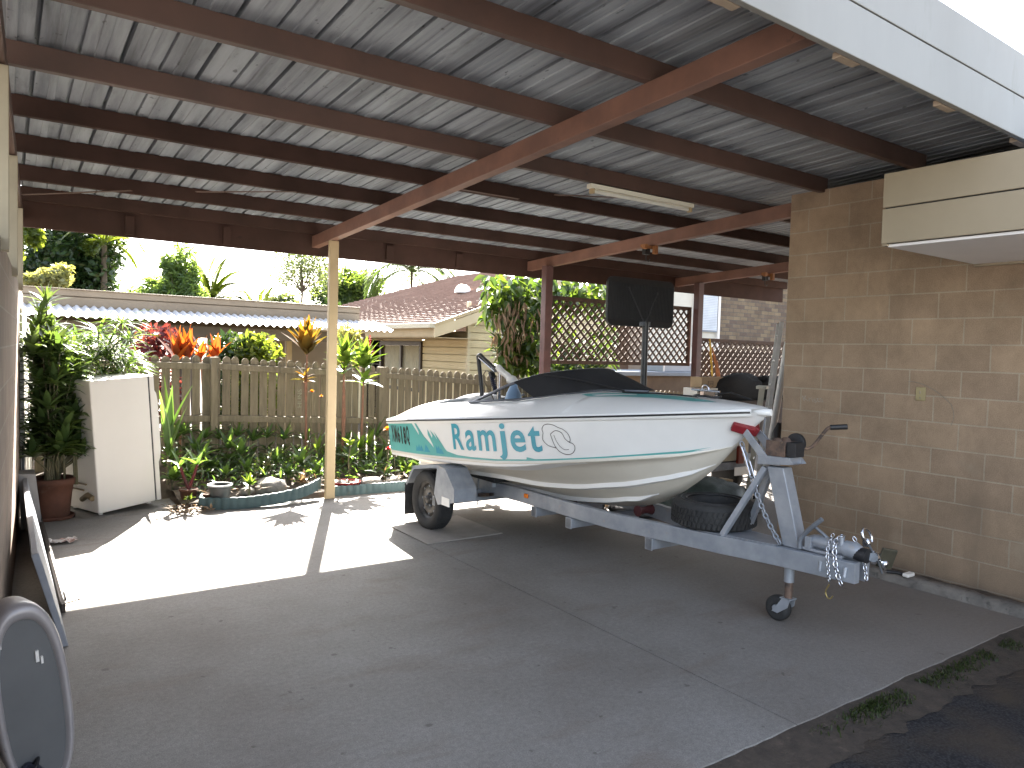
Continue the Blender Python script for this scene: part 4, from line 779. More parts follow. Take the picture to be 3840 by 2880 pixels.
for sx in (-.05, .05): b.tube([(0, 0, 0), (sx, 0, .14), (sx*1.6, 0, .24)], .014, 6)
b.build('stem', MAT['purple'] if 'purple' in MAT else LF['purple'], t); b = MB(); rosette(b, (-.08, 0, .24), 8, .2, .026, (.3, 1.3), .8, 'lance', bedr); rosette(b, (.08, 0, .24), 8, .2, .026, (.3, 1.3), .8, 'lance', bedr); b.build('leaves', LF['bed'], t, fix=False)
v = at_y(T(4, 1428, 1530), 7.5)
t = thing('grey_pot', 'grey glazed round pot with pale rim behind the curved edging', 'pot', (v.x, 7.52, .085)); b = MB(); b.lathe([(.001, -.03), (.085, -.03), (.10, .04), (.105, .10), (.108, .13), (.1, .13), (.095, .09), (.001, .085)], (0, 0, 0), 28); b.build('body', M('grey_glaze', (.07, .07, .068), (.05, .05, .05), 4, .4), t)
b = MB(); b.tube([(.112*math.cos(a), .112*math.sin(a), .13) for a in [2*PI*k/28 for k in range(28)]], .009, 6, True); b.build('rim', M('pale_rim', (.5, .5, .5), None, 3, .4), t)
smallpot(T(4, 1345, 1535), 7.55, .045, .07, MAT['terracotta'], 'tiny terracotta pot beside the grey glazed pot', .06)
v = at_y(T(5, 35, 1490), 7.62); t = thing('red_saucer', 'shallow red bowl planter just right of the cream post', 'planter', (v.x, 7.62, .07)); b = MB(); b.lathe([(.001, 0), (.11, 0), (.155, .055), (.16, .06), (.15, .06), (.11, .03), (.001, .03)], (0, 0, 0), 28); b.build('body', M('red_glaze', (.33, .02, .025), (.26, .02, .02), 4, .35), t); b = MB(); b.lathe([(.001, 0), (.125, 0)], (0, 0, .045), 20); b.build('potting_soil', MAT['soil'], t)
# ------------------------------------------------------------------ boat (local x = towards the bow, local -y = towards the camera)
BR = math.atan2(-1, -.00286)
boat = thing('speed_boat', 'small white and teal speed boat sitting on the galvanised trailer', 'boat', (3.96, 5.8, 0), BR)
L1, UC = 2.955, 2.72
def ext(xs, ys, x):
    if x < xs[0]: return ys[0]+(ys[1]-ys[0])/(xs[1]-xs[0])*(x-xs[0])
    return lerp(xs, ys, x)
def hbg(u):
    if u < .3: return .88-.05*((.3-u)/1.2)**2
    t = min(1, (u-.3)/(L1-.3)); return .88*max(0, 1-t**2)**.8
def zg(u): return .97+.1027*u-.0015*u*u if u < 0 else .97+.0985*u+.0008*u*u
def hbc(u):
    if u < .2: return .95*hbg(u)
    t = min(1, (u-.2)/(UC-.2)); return .836*max(0, 1-t**2.1)**.82
ZCX, ZCY = [-.80, -.2, .412, 1.03, 1.49, 1.97, 2.46, 2.64, 2.72], [.603, .640, .690, .740, .797, .872, .955, 1.0, 1.03]
ZKX, ZKY = [-.80, 1.2, 1.627, 1.957, 2.109, 2.269, 2.405, 2.534, 2.596, 2.692, 2.768, 2.842, 2.92, 2.955], [.30, .375, .423, .492, .549, .639, .737, .837, .898, 1.004, 1.083, 1.156, 1.222, 1.262]
def zc(u): return ext(ZCX, ZCY, u)
def zk(u): return ext(ZKX, ZKY, u)
def side(u, t, off=0.0):
    if u <= UC: a, z0 = hbc(u), zc(u)
    else: a, z0 = 0.0, zk(u)
    return (u, a+(hbg(u)-a)*t+off, z0+(zg(u)-z0)*t)
def BL(u, v, z): return (u, -v, z)
US = [-.80+.05*i for i in range(72)]+[2.80, 2.83, 2.86, 2.89, 2.915, 2.935, 2.95, 2.955]
US = sorted(set(round(u, 4) for u in US if u <= 2.955))
def bottom(u):
    """section from chine to keel, outer to inner"""
    if u > UC-.001: return [(0, zk(u))]*14
    c, z0, k = hbc(u), zc(u), zk(u); s = min(1, c/.28); pts = [(c, z0), (c+.004*s, z0-.016*s), (c-.004*s, z0-.024*s), (c-.055*s, z0-.020*s)]
    a, b0 = pts[-1]
    def V(f):
        v = a*(1-f); conv = .025*math.sin(PI*f)*s; return v, b0+(k-b0)*f-conv*.6
    s1 = s2 = 0
    for f, d in ((.14, 0), (.30, 0), (.335, s1), (.395, s1*.75), (.40, 0), (.54, 0), (.66, 0), (.695, s2), (.745, s2*.7), (.75, 0)):
        v, z = V(f); pts.append((v, z-d))
    pts.append((0, k)); return pts[:15]
hull = MB(); low = MB()
for sg in (1, -1):
    rows = []; rl = []
    for u in US:
        rows.append([BL(u, sg*side(u, 1-k/6)[1], side(u, 1-k/6)[2]) for k in range(7)])
        bt = bottom(u); bt = bt+[bt[-1]]*(15-len(bt)); rl.append([BL(u, sg*v, z) for v, z in bt])
    n = 7; hull.add([p for r in rows for p in r], [(i*n+k, (i+1)*n+k, (i+1)*n+k+1, i*n+k+1) for i in range(len(US)-1) for k in range(n-1)], True)
    n = 15; low.add([p for r in rl for p in r], [(i*n+k, (i+1)*n+k, (i+1)*n+k+1, i*n+k+1) for i in range(len(US)-1) for k in range(n-1)], True)
tr = [BL(-.80, *side(-.80, 1-k/6)[1:]) for k in range(7)]; bt = [BL(-.80, v, z) for v, z in bottom(-.80)][1:]
po = tr+bt; hull.add(po+[(p[0], -p[1], p[2]) for p in po[::-1][1:]], [tuple(range(2*len(po)-1))])
hull.build('hull', MAT['gel'], boat, weld=True)
low.build('hull_bottom', MAT['gelb'], boat, weld=True)
def Vf(u, f):
    u = min(u, UC-.002); c, z0, k = hbc(u), zc(u), zk(u); s = min(1, c/.28); A = c-.055*s; b0 = z0-.020*s
    return A*(1-f), b0+(k-b0)*f-.015*math.sin(PI*f)*s
SF = {'strake': [([-.79, .3, .73, 1.1, 1.46, 1.77, 2.15, 2.37, 2.51, 2.57], [.36, .34, .353, .43, .45, .425, .41, .458, .63, .80]), ([-.79, .3, .76, .98, 1.39, 1.83, 2.12], [.76, .75, .75, .82, .815, .76, .785])]}
for sg in (1, -1):
    for fx, fy in SF['strake']:
        b = MB(); vs = []; n = 70; u1 = fx[-1]
        for i in range(n+1):
            u = -.79+(u1+.79)*i/n; f = lerp(fx, fy, u); tp = smooth(u1, u1-.22, u); v0, z0 = Vf(u, f); v2, z2 = Vf(u, min(1, f+.012+.11*tp))
            vs += [BL(u, sg*(v0+.002), z0+.002), BL(u, sg*(v0+.004*tp), z0-.030*tp-.002), BL(u, sg*(v0-.012*tp), z0-.034*tp-.003), BL(u, sg*v2, z2-.003)]
        b.add(vs, [(i*4+k, i*4+4+k, i*4+5+k, i*4+1+k) for i in range(n) for k in range(3)]); b.build('strake', MAT['gel'], boat)
    b = MB(); vs = []; n = 60
    for i in range(n+1):
        u = -.79+2.6*i/n; tp = smooth(1.80, 1.15, u); c, z0 = hbc(u), zc(u); v2, z2 = Vf(u, .03+.12*tp)
        vs += [BL(u, sg*(c+.003), z0-.004), BL(u, sg*(c+.001-.006*tp), z0-.006-.036*tp), BL(u, sg*(c-.02*tp-.004), z0-.010-.040*tp), BL(u, sg*v2, z2-.002)]
    b.add(vs, [(i*4+k, i*4+4+k, i*4+5+k, i*4+1+k) for i in range(n) for k in range(3)]); b.build('chine_rail', MAT['gel'], boat)
# deck
ZD = ([-.8, -.68, 0, .77, 1.06, 1.37, 1.64, 1.9, 2.24, 2.58, 2.87, 2.955], [1.07, 1.10, 1.185, 1.25, 1.267, 1.305, 1.328, 1.324, 1.321, 1.315, 1.30, 1.276])
def vb(u):
    t = min(1, max(0, (u-.4)/1.5)); return .64*max(0, 1-t**2)**.7
def zdeck(u, v):
    h = max(.012, hbg(u)); ze = zg(u)+.020; f = 1-min(1, abs(v)/h)**3.0; edge = min(1, (h-abs(v))/.05) if h > .06 else 1
    st = smooth(-.82, -.62, u); return ze+(ext(*ZD, u)-ze)*f*(.55+.45*st)
def vo(u):
    if u < -.30 or u > 1.70: return 0
    return .585 if u < .62 else max(0, min(.585, vb(u)-.05))
dk = MB(); US2 = []
for u in US:
    US2.append(u)
US2 += [-.3001, -.2999, 1.6999, 1.7001]; US2.sort()
for sg in (1, -1):
    rows = []
    for u in US2:
        o = vo(u); h = hbg(u); rows.append([BL(u, sg*(o+(h-o)*(1-(1-k/12)**1.6)), zdeck(u, o+(h-o)*(1-(1-k/12)**1.6))) for k in range(13)])
    dk.add([p for r in rows for p in r], [(i*13+k, (i+1)*13+k, (i+1)*13+k+1, i*13+k+1) for i in range(len(US2)-1) for k in range(12)], True)
# stern edge of the deck rolls down to the transom
dk.add([BL(-.80, .99*hbg(-.8)*(1-2*k/24), zdeck(-.80, .99*hbg(-.8)*(1-2*k/24))) for k in range(25)]+[BL(-.815, .98*hbg(-.8)*(1-2*k/24), zg(-.8)) for k in range(25)], [(k, k+1, 26+k, 25+k) for k in range(24)], True)
dk.build('deck', MAT['gel'], boat, weld=True)
ck = MB(); ring = [(u, vo(u)) for u in [-.3+.05*i for i in range(41)] if vo(u) > 0 or u > 1.6]
loop = [(u, v) for u, v in ring]+[(u, -v) for u, v in ring[::-1]]
n = len(loop); ck.add([BL(u, v, zdeck(u, v)+.004) for u, v in loop]+[BL(u, v*.96, .80) for u, v in loop], [(i, (i+1) % n, n+(i+1) % n, n+i) for i in range(n)])
ck.add([BL(u, v*.97, .80) for u, v in loop], [tuple(range(n))]); ck.build('cockpit_liner', M('grey_carpet', (.12, .125, .14), (.08, .085, .1), 20, .9), boat)
fl = MB(); rb = MB()
for sg in (1, -1):
    pts = [BL(u, sg*(hbg(u)+.004), zg(u)) for u in US if u < 2.90]
    vs = []
    for p in pts: s_ = -sg; vs += [(p[0], p[1]-s_*.012, p[2]+.026), (p[0], p[1]+s_*.010, p[2]+.022), (p[0], p[1]+s_*.012, p[2]-.020), (p[0], p[1]-s_*.012, p[2]-.028)]
    fl.add(vs, [(i*4+k, i*4+4+k, i*4+5+k, i*4+1+k) for i in range(len(pts)-1) for k in range(3)], True)
    vs = []
    for p in pts: s_ = -sg; vs += [(p[0], p[1]+s_*.008, p[2]+.008), (p[0], p[1]+s_*.020, p[2]+.006), (p[0], p[1]+s_*.020, p[2]-.005), (p[0], p[1]+s_*.008, p[2]-.007)]
    rb.add(vs, [(i*4+k, i*4+4+k, i*4+5+k, i*4+1+k) for i in range(len(pts)-1) for k in range(3)])
pz_ = [BL(-.812, hbg(-.8)*(1-2*k/10), zg(-.8)) for k in range(11)]; fl.tube(pz_, .022, 8)
fl.build('gunwale_lip', MAT['gel'], boat); rb.build('rub_rail', MAT['ink'], boat)
b = MB(); vs = []
for i in range(9):
    t = i/8; b_ = .055*(1-t**2.5)+.01
    vs += [(2.865+.105*t, b_*math.cos(a), 1.262+.003*t+(.034-.012*t)*math.sin(a)) for a in [2*PI*k/12 for k in range(12)]]
b.add(vs, [(i*12+k, i*12+(k+1) % 12, i*12+12+(k+1) % 12, i*12+12+k) for i in range(8) for k in range(12)], True); b.add(vs[-12:], [tuple(range(12))]); b.add(vs[:12], [tuple(range(12))]); b.build('bow_cap', MAT['gel'], boat)
# vinyl graphics follow the hull side
def refine(vs, fs, step=.05):
    bm = bmesh.new(); bv = [bm.verts.new((a, c, 0)) for a, c in vs]
    for f in fs:
        try: bm.faces.new([bv[i] for i in f])
        except ValueError: pass
    x0 = min(v[0] for v in vs); x1 = max(v[0] for v in vs); x = x0+step
    while x < x1:
        bmesh.ops.bisect_plane(bm, geom=bm.verts[:]+bm.edges[:]+bm.faces[:], plane_co=(x, 0, 0), plane_no=(1, 0, 0)); x += step
    bm.verts.index_update(); r = [(v.co.x, v.co.y) for v in bm.verts], [[v.index for v in f.verts] for f in bm.faces]; bm.free(); return r
def decal(name, polys, m, off, label=None, raw=None, sides=(1,)):
    b = MB()
    for poly in polys:
        tri = geometry.tessellate_polygon([[Vector((a, c, 0)) for a, c in poly]]); vs, fs = refine(poly, [list(t) for t in tri])
        b.add([BL(*side(u, t, off)) for u, t in vs], fs)
    if raw:
        for vs, fs in raw: vs, fs = refine(vs, fs, .06); b.add([BL(*side(u, t, off)) for u, t in vs], fs)
    o = b.build(name, m, boat, fix=False)
    if label: o['label'] = label
    return o
TEAL = [(-.795, .965), (-0.234, 0.935), (-0.098, 0.57), (-0.103, 0.677), (-0.173, 0.919), (-0.135, 0.91), (0.001, 0.535), (0.126, 0.312), (0.163, 0.234), (0.155, 0.31), (0.075, 0.60), (0.078, 0.748), (0.150, 0.50), (0.160, 0.572), (0.128, 0.724), (0.209, 0.549), (0.245, 0.46), (0.193, 0.688), (0.324, 0.332), (0.356, 0.236), (0.389, 0.166), (0.54, 0.085), (0.731, 0.06), (1.064, 0.048), (1.354, 0.042), (1.358, 0.095), (1.432, 0.05), (1.704, 0.04), (1.9, 0.042), (2.2, .05), (2.462, 0.065), (2.50, .058), (2.62, 0.075), (2.52, .035), (2.58, 0.02), (2.458, 0.012), (1.973, 0.008), (1.49, 0.008), (1.029, 0.008), (0.414, 0.012), (-.795, 0.008)]
decal('teal_graphic', [TEAL], MAT['teal'], .0022)
decal('blue_splash', [[(-0.189, 0.099), (-0.17, 0.28), (-0.145, 0.187), (-0.116, 0.313), (-0.098, 0.18), (-0.075, 0.29), (-0.03, 0.103)], [(-0.021, 0.097), (0.017, 0.313), (0.043, 0.25), (0.094, 0.09)], [(0.209, 0.086), (0.203, 0.32), (0.237, 0.222), (0.255, 0.3), (0.276, 0.202), (0.294, 0.229), (0.339, 0.08)]], MAT['tealdk'], .0036)
raw = []
for chx, x0, x1, y0, y1 in (('R', .501, .656, .231, .901), ('a', .688, .817, .221, .739), ('m', .852, 1.061, .236, .742), ('j', 1.088, 1.177, .02, .9), ('e', 1.221, 1.37, .217, .733), ('t', 1.4, 1.516, .215, .822)):
    uv, fs = text_mesh(chx, .018); raw.append(([(x0+(x1-x0)*a, y0+(y1-y0)*c) for a, c in uv], fs))
decal('name_lettering', [], MAT['tealb'], .0036, 'teal Ramjet lettering', raw)
raw = []
for i, chx in enumerate('XM618Q'):
    uv, fs = text_mesh(chx, .04); w = .060
    if chx == '1': uv = [(.28+.44*a, c) for a, c in uv]
    x0 = -.725+.0715*i; raw.append(([(x0+w*a, (.30-.012*i)+(.86-.30)*c if chx != 'Q' else .23+.61*c) for a, c in uv], fs))
decal('registration_lettering', [], MAT['ink'], .0036, 'black XM618Q registration lettering', raw)
def spline(pts, n=6, closed=False):
    out = []; m = len(pts)
    for i in range(m-1):
        p0, p1, p2, p3 = pts[max(0, i-1)], pts[i], pts[i+1], pts[min(m-1, i+2)]
        for k in range(n):
            t = k/n; out.append(tuple(.5*((2*p1[j])+(-p0[j]+p2[j])*t+(2*p0[j]-5*p1[j]+4*p2[j]-p3[j])*t*t+(-p0[j]+3*p1[j]-3*p2[j]+p3[j])*t**3) for j in range(len(p1))))
    return out+[tuple(pts[-1])]
def line_decal(b, pts, w):
    P = spline(pts, 6); vs = []
    for i, p in enumerate(P):
        a = Vector(P[max(0, i-1)]); c = Vector(P[min(len(P)-1, i+1)]); d = Vector((c.x-a.x, (c.y-a.y)*.3)).normalized(); s = Vector((-d.y, d.x))*w
        for k in (-1, 1): vs.append(BL(*side(p[0]+s.x*k, p[1]+s.y*k/.3, .0036)))
    b.add(vs, [(i*2, i*2+1, i*2+3, i*2+2) for i in range(len(P)-1)])
b = MB(); line_decal(b, [(1.635, 0.296), (1.573, 0.356), (1.532, 0.489), (1.535, 0.595), (1.542, 0.659), (1.538, 0.744), (1.557, 0.828), (1.595, 0.857), (1.64, 0.833), (1.676, 0.776), (1.717, 0.719), (1.748, 0.62), (1.759, 0.5), (1.75, 0.407)], .0022)
line_decal(b, [(1.604, 0.622), (1.617, 0.438), (1.635, 0.296), (1.663, 0.196), (1.704, 0.137), (1.748, 0.142), (1.778, 0.226), (1.784, 0.323), (1.77, 0.39), (1.75, 0.414), (1.719, 0.504), (1.698, 0.646), (1.65, .70), (1.604, .622)], .0022)
line_decal(b, [(1.632, .60), (1.645, .46), (1.668, .33), (1.70, .25), (1.735, .25)], .0018)
b.build('outline_emblem', MAT['brownline'], boat, fix=False)
def deckdecal(name, polys, m, off=.003):
    b = MB()
    for poly in polys:
        tri = geometry.tessellate_polygon([[Vector((a, c, 0)) for a, c in poly]]); vs, fs = refine(poly, [list(t) for t in tri], .04)
        b.add([BL(u, v, zdeck(u, v)+off) for u, v in vs], fs)
    b.build(name, m, boat, fix=False)
deckdecal('deck_stripe', [[(1.60, .395), (1.66, .36), (1.75, .30), (1.84, .23), (1.93, .17), (2.04, .119), (2.279, .07), (2.45, .10), (2.64, .12), (2.50, .19), (2.422, .20), (2.17, .250), (1.943, .325), (1.809, .385), (1.70, .42)]], MAT['teal'])
deckdecal('deck_stripe_gap', [[(1.70, .385), (1.76, .345), (1.83, .30), (1.90, .25), (1.99, .21), (2.02, .235), (1.93, .29), (1.84, .345), (1.77, .392)]], MAT['gel'], .0045)
b = MB()
vs, fs = refine([(-.795, .35), (-.795, .97), (-.20, .97), (-.26, .35)], [(0, 1, 2, 3)], .05)
for sg in (1,): b.add([BL(u, hbg(u)*(.985-.03*(c)), zdeck(u, hbg(u)*(.985-.03*c))+.003) for u, c in vs], fs)
b.build('stern_stripe', MAT['teal'], boat, fix=False)
# windscreen
ZT = ([.4, .71, .86, 1.1, 1.27, 1.355], [1.145, 1.265, 1.336, 1.423, 1.461, 1.479])
def base_pt(s, sg=1):       # s 0 (aft) .. 1 (front centre)
    a = s*PI/2; u = .4+1.5*math.sin(a); v = vb(u) if s < 1 else 0; return Vector(BL(u, sg*v, zdeck(u, v)+.006))
def top_pt(s, sg=1):
    a = s*PI/2; u = .4+.955*math.sin(a); t = (u-.4)/.955; v = .62*max(0, 1-t*t)**.6 if s < 1 else 0; return Vector(BL(u, sg*v, lerp(ZT[0], ZT[1], u)))
def screen(s0, s1, sg, off, n=16, m=6, sag=0.0):
    b = MB()
    b.grid(lambda i, j: (lambda s: base_pt(s, sg).lerp(top_pt(s, sg), j)+Vector((off*.3, -off*sg if s < .97 else 0, off*.6+sag*math.sin(PI*j)*math.sin(i*9))))(s0+(s1-s0)*i), n, m); return b
def glassmat():
    m, nt, out = nt_new('smoked_screen'); g = N(nt, 'ShaderNodeBsdfPrincipled', Roughness=.05); g.inputs['Base Color'].default_value = (.02, .022, .026, 1); t = N(nt, 'ShaderNodeBsdfTransparent'); t.inputs[0].default_value = (.82, .85, .88, 1)
    x = N(nt, 'ShaderNodeMixShader', _0=.16); L(nt, t.outputs[0], x.inputs[1]); L(nt, g.outputs[0], x.inputs[2]); L(nt, x.outputs[0], out.inputs[0]); return m
gm = glassmat()
screen(.02, .36, 1, 0).build('windscreen', gm, boat); screen(.02, .36, -1, 0).build('windscreen', gm, boat)
b = screen(.345, 1, 1, .012, 22, 8, .012); o = screen(.345, 1, -1, .012, 22, 8, .012); b.add(o.v, o.f, True)
b.build('screen_cover', MAT['blackcloth'], boat, weld=True)
b = MB(); b.tube([top_pt(s) for s in [i/20 for i in range(21)]]+[top_pt(1-i/20, -1) for i in range(1, 21)], .013, 8); b.tube([base_pt(s)+Vector((0, 0, .006)) for s in [i/20 for i in range(21)]], .010, 6); b.build('screen_frame', M('grey_anodised', (.16, .17, .19), (.12, .13, .15), 9, .35, .7), boat)
b = MB(); b.grid(lambda i, j: (-.62+.50*i, (-.34+.68*j), 1.02+.165*math.sin(PI*min(1, max(0, i)))**.5*math.sin(PI*j)**.35), 14, 14); b.build('engine_cover', MAT['gel'], boat)
b = MB(); b.tube([BL(-.35, -.32, 1.155), BL(-.1, -.30, 1.18), BL(.05, .1, 1.15)], .010, 6); b.build('grab_rail', MAT['galv_dark'], boat)
# rope over the cover and the deck hardware
b = MB(); P = [base_pt(.52).lerp(top_pt(.52), .86)+Vector((.0, -.02, .02)), base_pt(.62).lerp(top_pt(.62), .5)+Vector((.02, -.025, .02)), base_pt(.74)+Vector((.05, -.03, .012))]
P = [tuple(p) for p in P]+[BL(u, v, zdeck(u, v)+.010) for u, v in ((1.86, .22), (1.98, .17), (2.10, .10), (2.22, .06), (2.40, .03))]
b.tube(spline(P, 6), .006, 6)
rp = MB(); o = b
o.build('rope', MAT['ink'], boat)
an = thing('deck_anchor', 'chrome anchor and coiled black rope lying on the foredeck', 'anchor', Vector((3.96, 5.8, 0))+Matrix.Rotation(BR, 3, 'Z') @ Vector((2.46, 0, zdeck(2.46, 0)+.006)), BR)
b = MB(); b.tube([(-.09, -.06, .055), (.12, -.02, .05)], .008, 6); b.tube([(-.04, -.06, .01), (.10, -.05, .012)], .007, 6); b.tube([(.02+.03*math.cos(a), -.05, .06+.03*math.sin(a)) for a in [PI*k/8 for k in range(9)]], .006, 6); b.beam((0, -.06, .03), (.0, .06, .03), .03, .03); b.build('anchor_bar', MAT['chrome'], an)
b = MB(); b.tube([(.01+.11*math.cos(a), -.02+.06*math.sin(a), .012+.004*math.sin(3*a)) for a in [2*PI*k/24 for k in range(24)]], .006, 6, True); b.tube([(.08, -.02, .03), (.2, -.01, .05), (.36, 0, .012)], .005, 6); b.build('rope_coil', MAT['ink'], an)
def inboat(u, v, z): return Vector((3.96, 5.8, 0))+Matrix.Rotation(BR, 3, 'Z') @ Vector((u, -v, z))
sk = thing('ski_tower', 'bent black tube tower with chrome post and spring shock standing in the boat cockpit', 'ski tower', inboat(0, .1, .80), BR)
b = MB(); P = spline([BL(-.235, 0, .02), BL(-.25, 0, .36), BL(-.325, 0, .70), BL(-.335, 0, .745), BL(-.30, 0, .76), BL(-.25, 0, .735), BL(-.05, 0, .645), BL(.03, 0, .615)], 5); b.tube(P, .021, 10); b.build('tube', M('black_tube', (.035, .033, .032), (.05, .045, .04), 9, .35, .3), sk)
b = MB(); b.tube([BL(.055, 0, .02), BL(.045, 0, .62)], .020, 10); b.tube([BL(-.29, .024, .735), BL(.0, .024, .61)], .008, 6); b.build('chrome_post', MAT['chrome'], sk)
b = MB(); b.beam(BL(-.05, 0, .615), BL(.09, 0, .64), .06, .035); b.beam(BL(-.10, 0, .60), BL(-.06, 0, .55), .05, .04); b.build('clamp', MAT['black'], sk, bevel=.004)
b = MB(); a0, a1 = Vector(BL(-.085, 0, .57)), Vector(BL(.0, 0, .40)); d = (a1-a0).normalized(); n1 = Vector((0, 1, 0)); n2 = d.cross(n1)
b.tube([a0.lerp(a1, k/80)+n1*.022*math.cos(k*.78)+n2*.022*math.sin(k*.78) for k in range(81)], .005, 6); b.tube([a0, a1], .012, 8); b.build('spring', M('blue_black_spring', (.03, .035, .07), None, 3, .35, .4), sk)
b = MB(); b.tube(spline([BL(-.20, .01, .50), BL(-.22, .01, .56), BL(-.17, .01, .61), BL(-.12, .01, .60)], 4), .006, 6); b.tube(spline([BL(-.20, .01, .50), BL(-.13, .01, .44), BL(-.04, .01, .36), BL(.0, .01, .28)], 4), .006, 6); b.build('cable', M('tan_cable', (.2, .16, .1), None, 3, .6), sk)
jg = thing('plastic_jug', 'pale blue plastic jug with white neck standing inside the boat windscreen', 'jug', inboat(.62, .33, .97), BR)
b = MB(); b.lathe([(.001, 0), (.085, 0), (.088, .03), (.083, .14), (.06, .22), (.035, .27), (.03, .31)], (0, 0, .06), 24); b.build('body', M('pale_blue_plastic', (.42, .60, .82), (.36, .54, .78), 3, .35), jg)
b = MB(); b.tube(spline([(-.02, .0, .37), (-.10, 0, .42), (-.20, 0, .46), (-.26, .0, .50)], 4), [.03]*6+[.028]*6+[.02], 8); b.lathe([(.001, .0), (.045, .01), (.05, .04), (.03, .07), (.001, .08)], (-.03, 0, .35), 14); b.build('neck', MAT['white'], jg)
b = MB(); b.box((-.1, -.1, 0), (.1, .1, .06)); b.build('stand', MAT['white'], jg)
# ------------------------------------------------------------------ trailer
tr = thing('boat_trailer', 'galvanised steel boat trailer with winch post and jockey wheel under the speed boat', 'trailer', (3.96, 5.8, 0), BR)
RA = [(-.95, .36, .405), (.75, .33, .448), (1.5, .31, .447), (1.85, .27, .44), (2.73, .125, .452), (3.12, .075, .466), (3.60, .05, .482)]
def railz(u): return lerp([r[0] for r in RA], [r[2] for r in RA], u)
def railv(u): return lerp([r[0] for r in RA], [r[1] for r in RA], u)
for sg in (1, -1):
    b = MB(); vs = []
    for u, v, z in RA:
        for dv, dz in ((.025, 0), (.025, -.115), (-.025, -.115), (-.025, 0)): vs.append(BL(u, sg*(v+dv), z+dz))
    b.add(vs, [(i*4+k, i*4+(k+1) % 4, i*4+4+(k+1) % 4, i*4+4+k) for i in range(len(RA)-1) for k in range(4)]); b.add(vs[:4], [(0, 1, 2, 3)]); b.add(vs[-4:], [(0, 1, 2, 3)]); b.build('rail', MAT['galv'], tr, bevel=.004)
for u, w in ((-.75, .40), (.20, .85), (1.0, .36), (1.45, .36), (2.2, .25)):
    b = MB(); zt = railz(u)-.117; b.box((u-.03, -w, zt-.075), (u+.03, w, zt)); 
    for sg in (1, -1): b.box((u-.036, sg*w, zt-.08), (u+.036, sg*(w-.006), zt+.004))
    b.build('crossmember', MAT['galv'], tr, bevel=.003)
b = MB(); b.add([BL(2.55, .16, .45), BL(2.55, -.16, .45), BL(3.1, -.09, .467), BL(3.1, .09, .467), BL(2.55, .16, .455), BL(2.55, -.16, .455), BL(3.1, -.09, .472), BL(3.1, .09, .472)], [(0, 1, 2, 3), (4, 5, 6, 7), (0, 1, 5, 4), (2, 3, 7, 6), (1, 2, 6, 5), (0, 3, 7, 4)]); b.build('gusset_plate', MAT['galv'], tr)
b = MB(); b.tube([(0, -.72, .27), (0, .72, .27)], .022, 10); b.build('axle', MAT['galv_dark'], tr)
for sg in (1, -1):
    b = MB()
    for k in range(4): b.add([BL(-.42+.84*i/12, sg*(.40+dv), .30+.05*abs(1-2*i/12)**2-.008*k+dz) for i in range(13) for dv, dz in ((-.025, 0), (.025, 0), (.025, -.006), (-.025, -.006))], [(i*4+a, i*4+(a+1) % 4, i*4+4+(a+1) % 4, i*4+4+a) for i in range(12) for a in range(4)])
    b.build('leaf_spring', MAT['rust'], tr)
WH = []
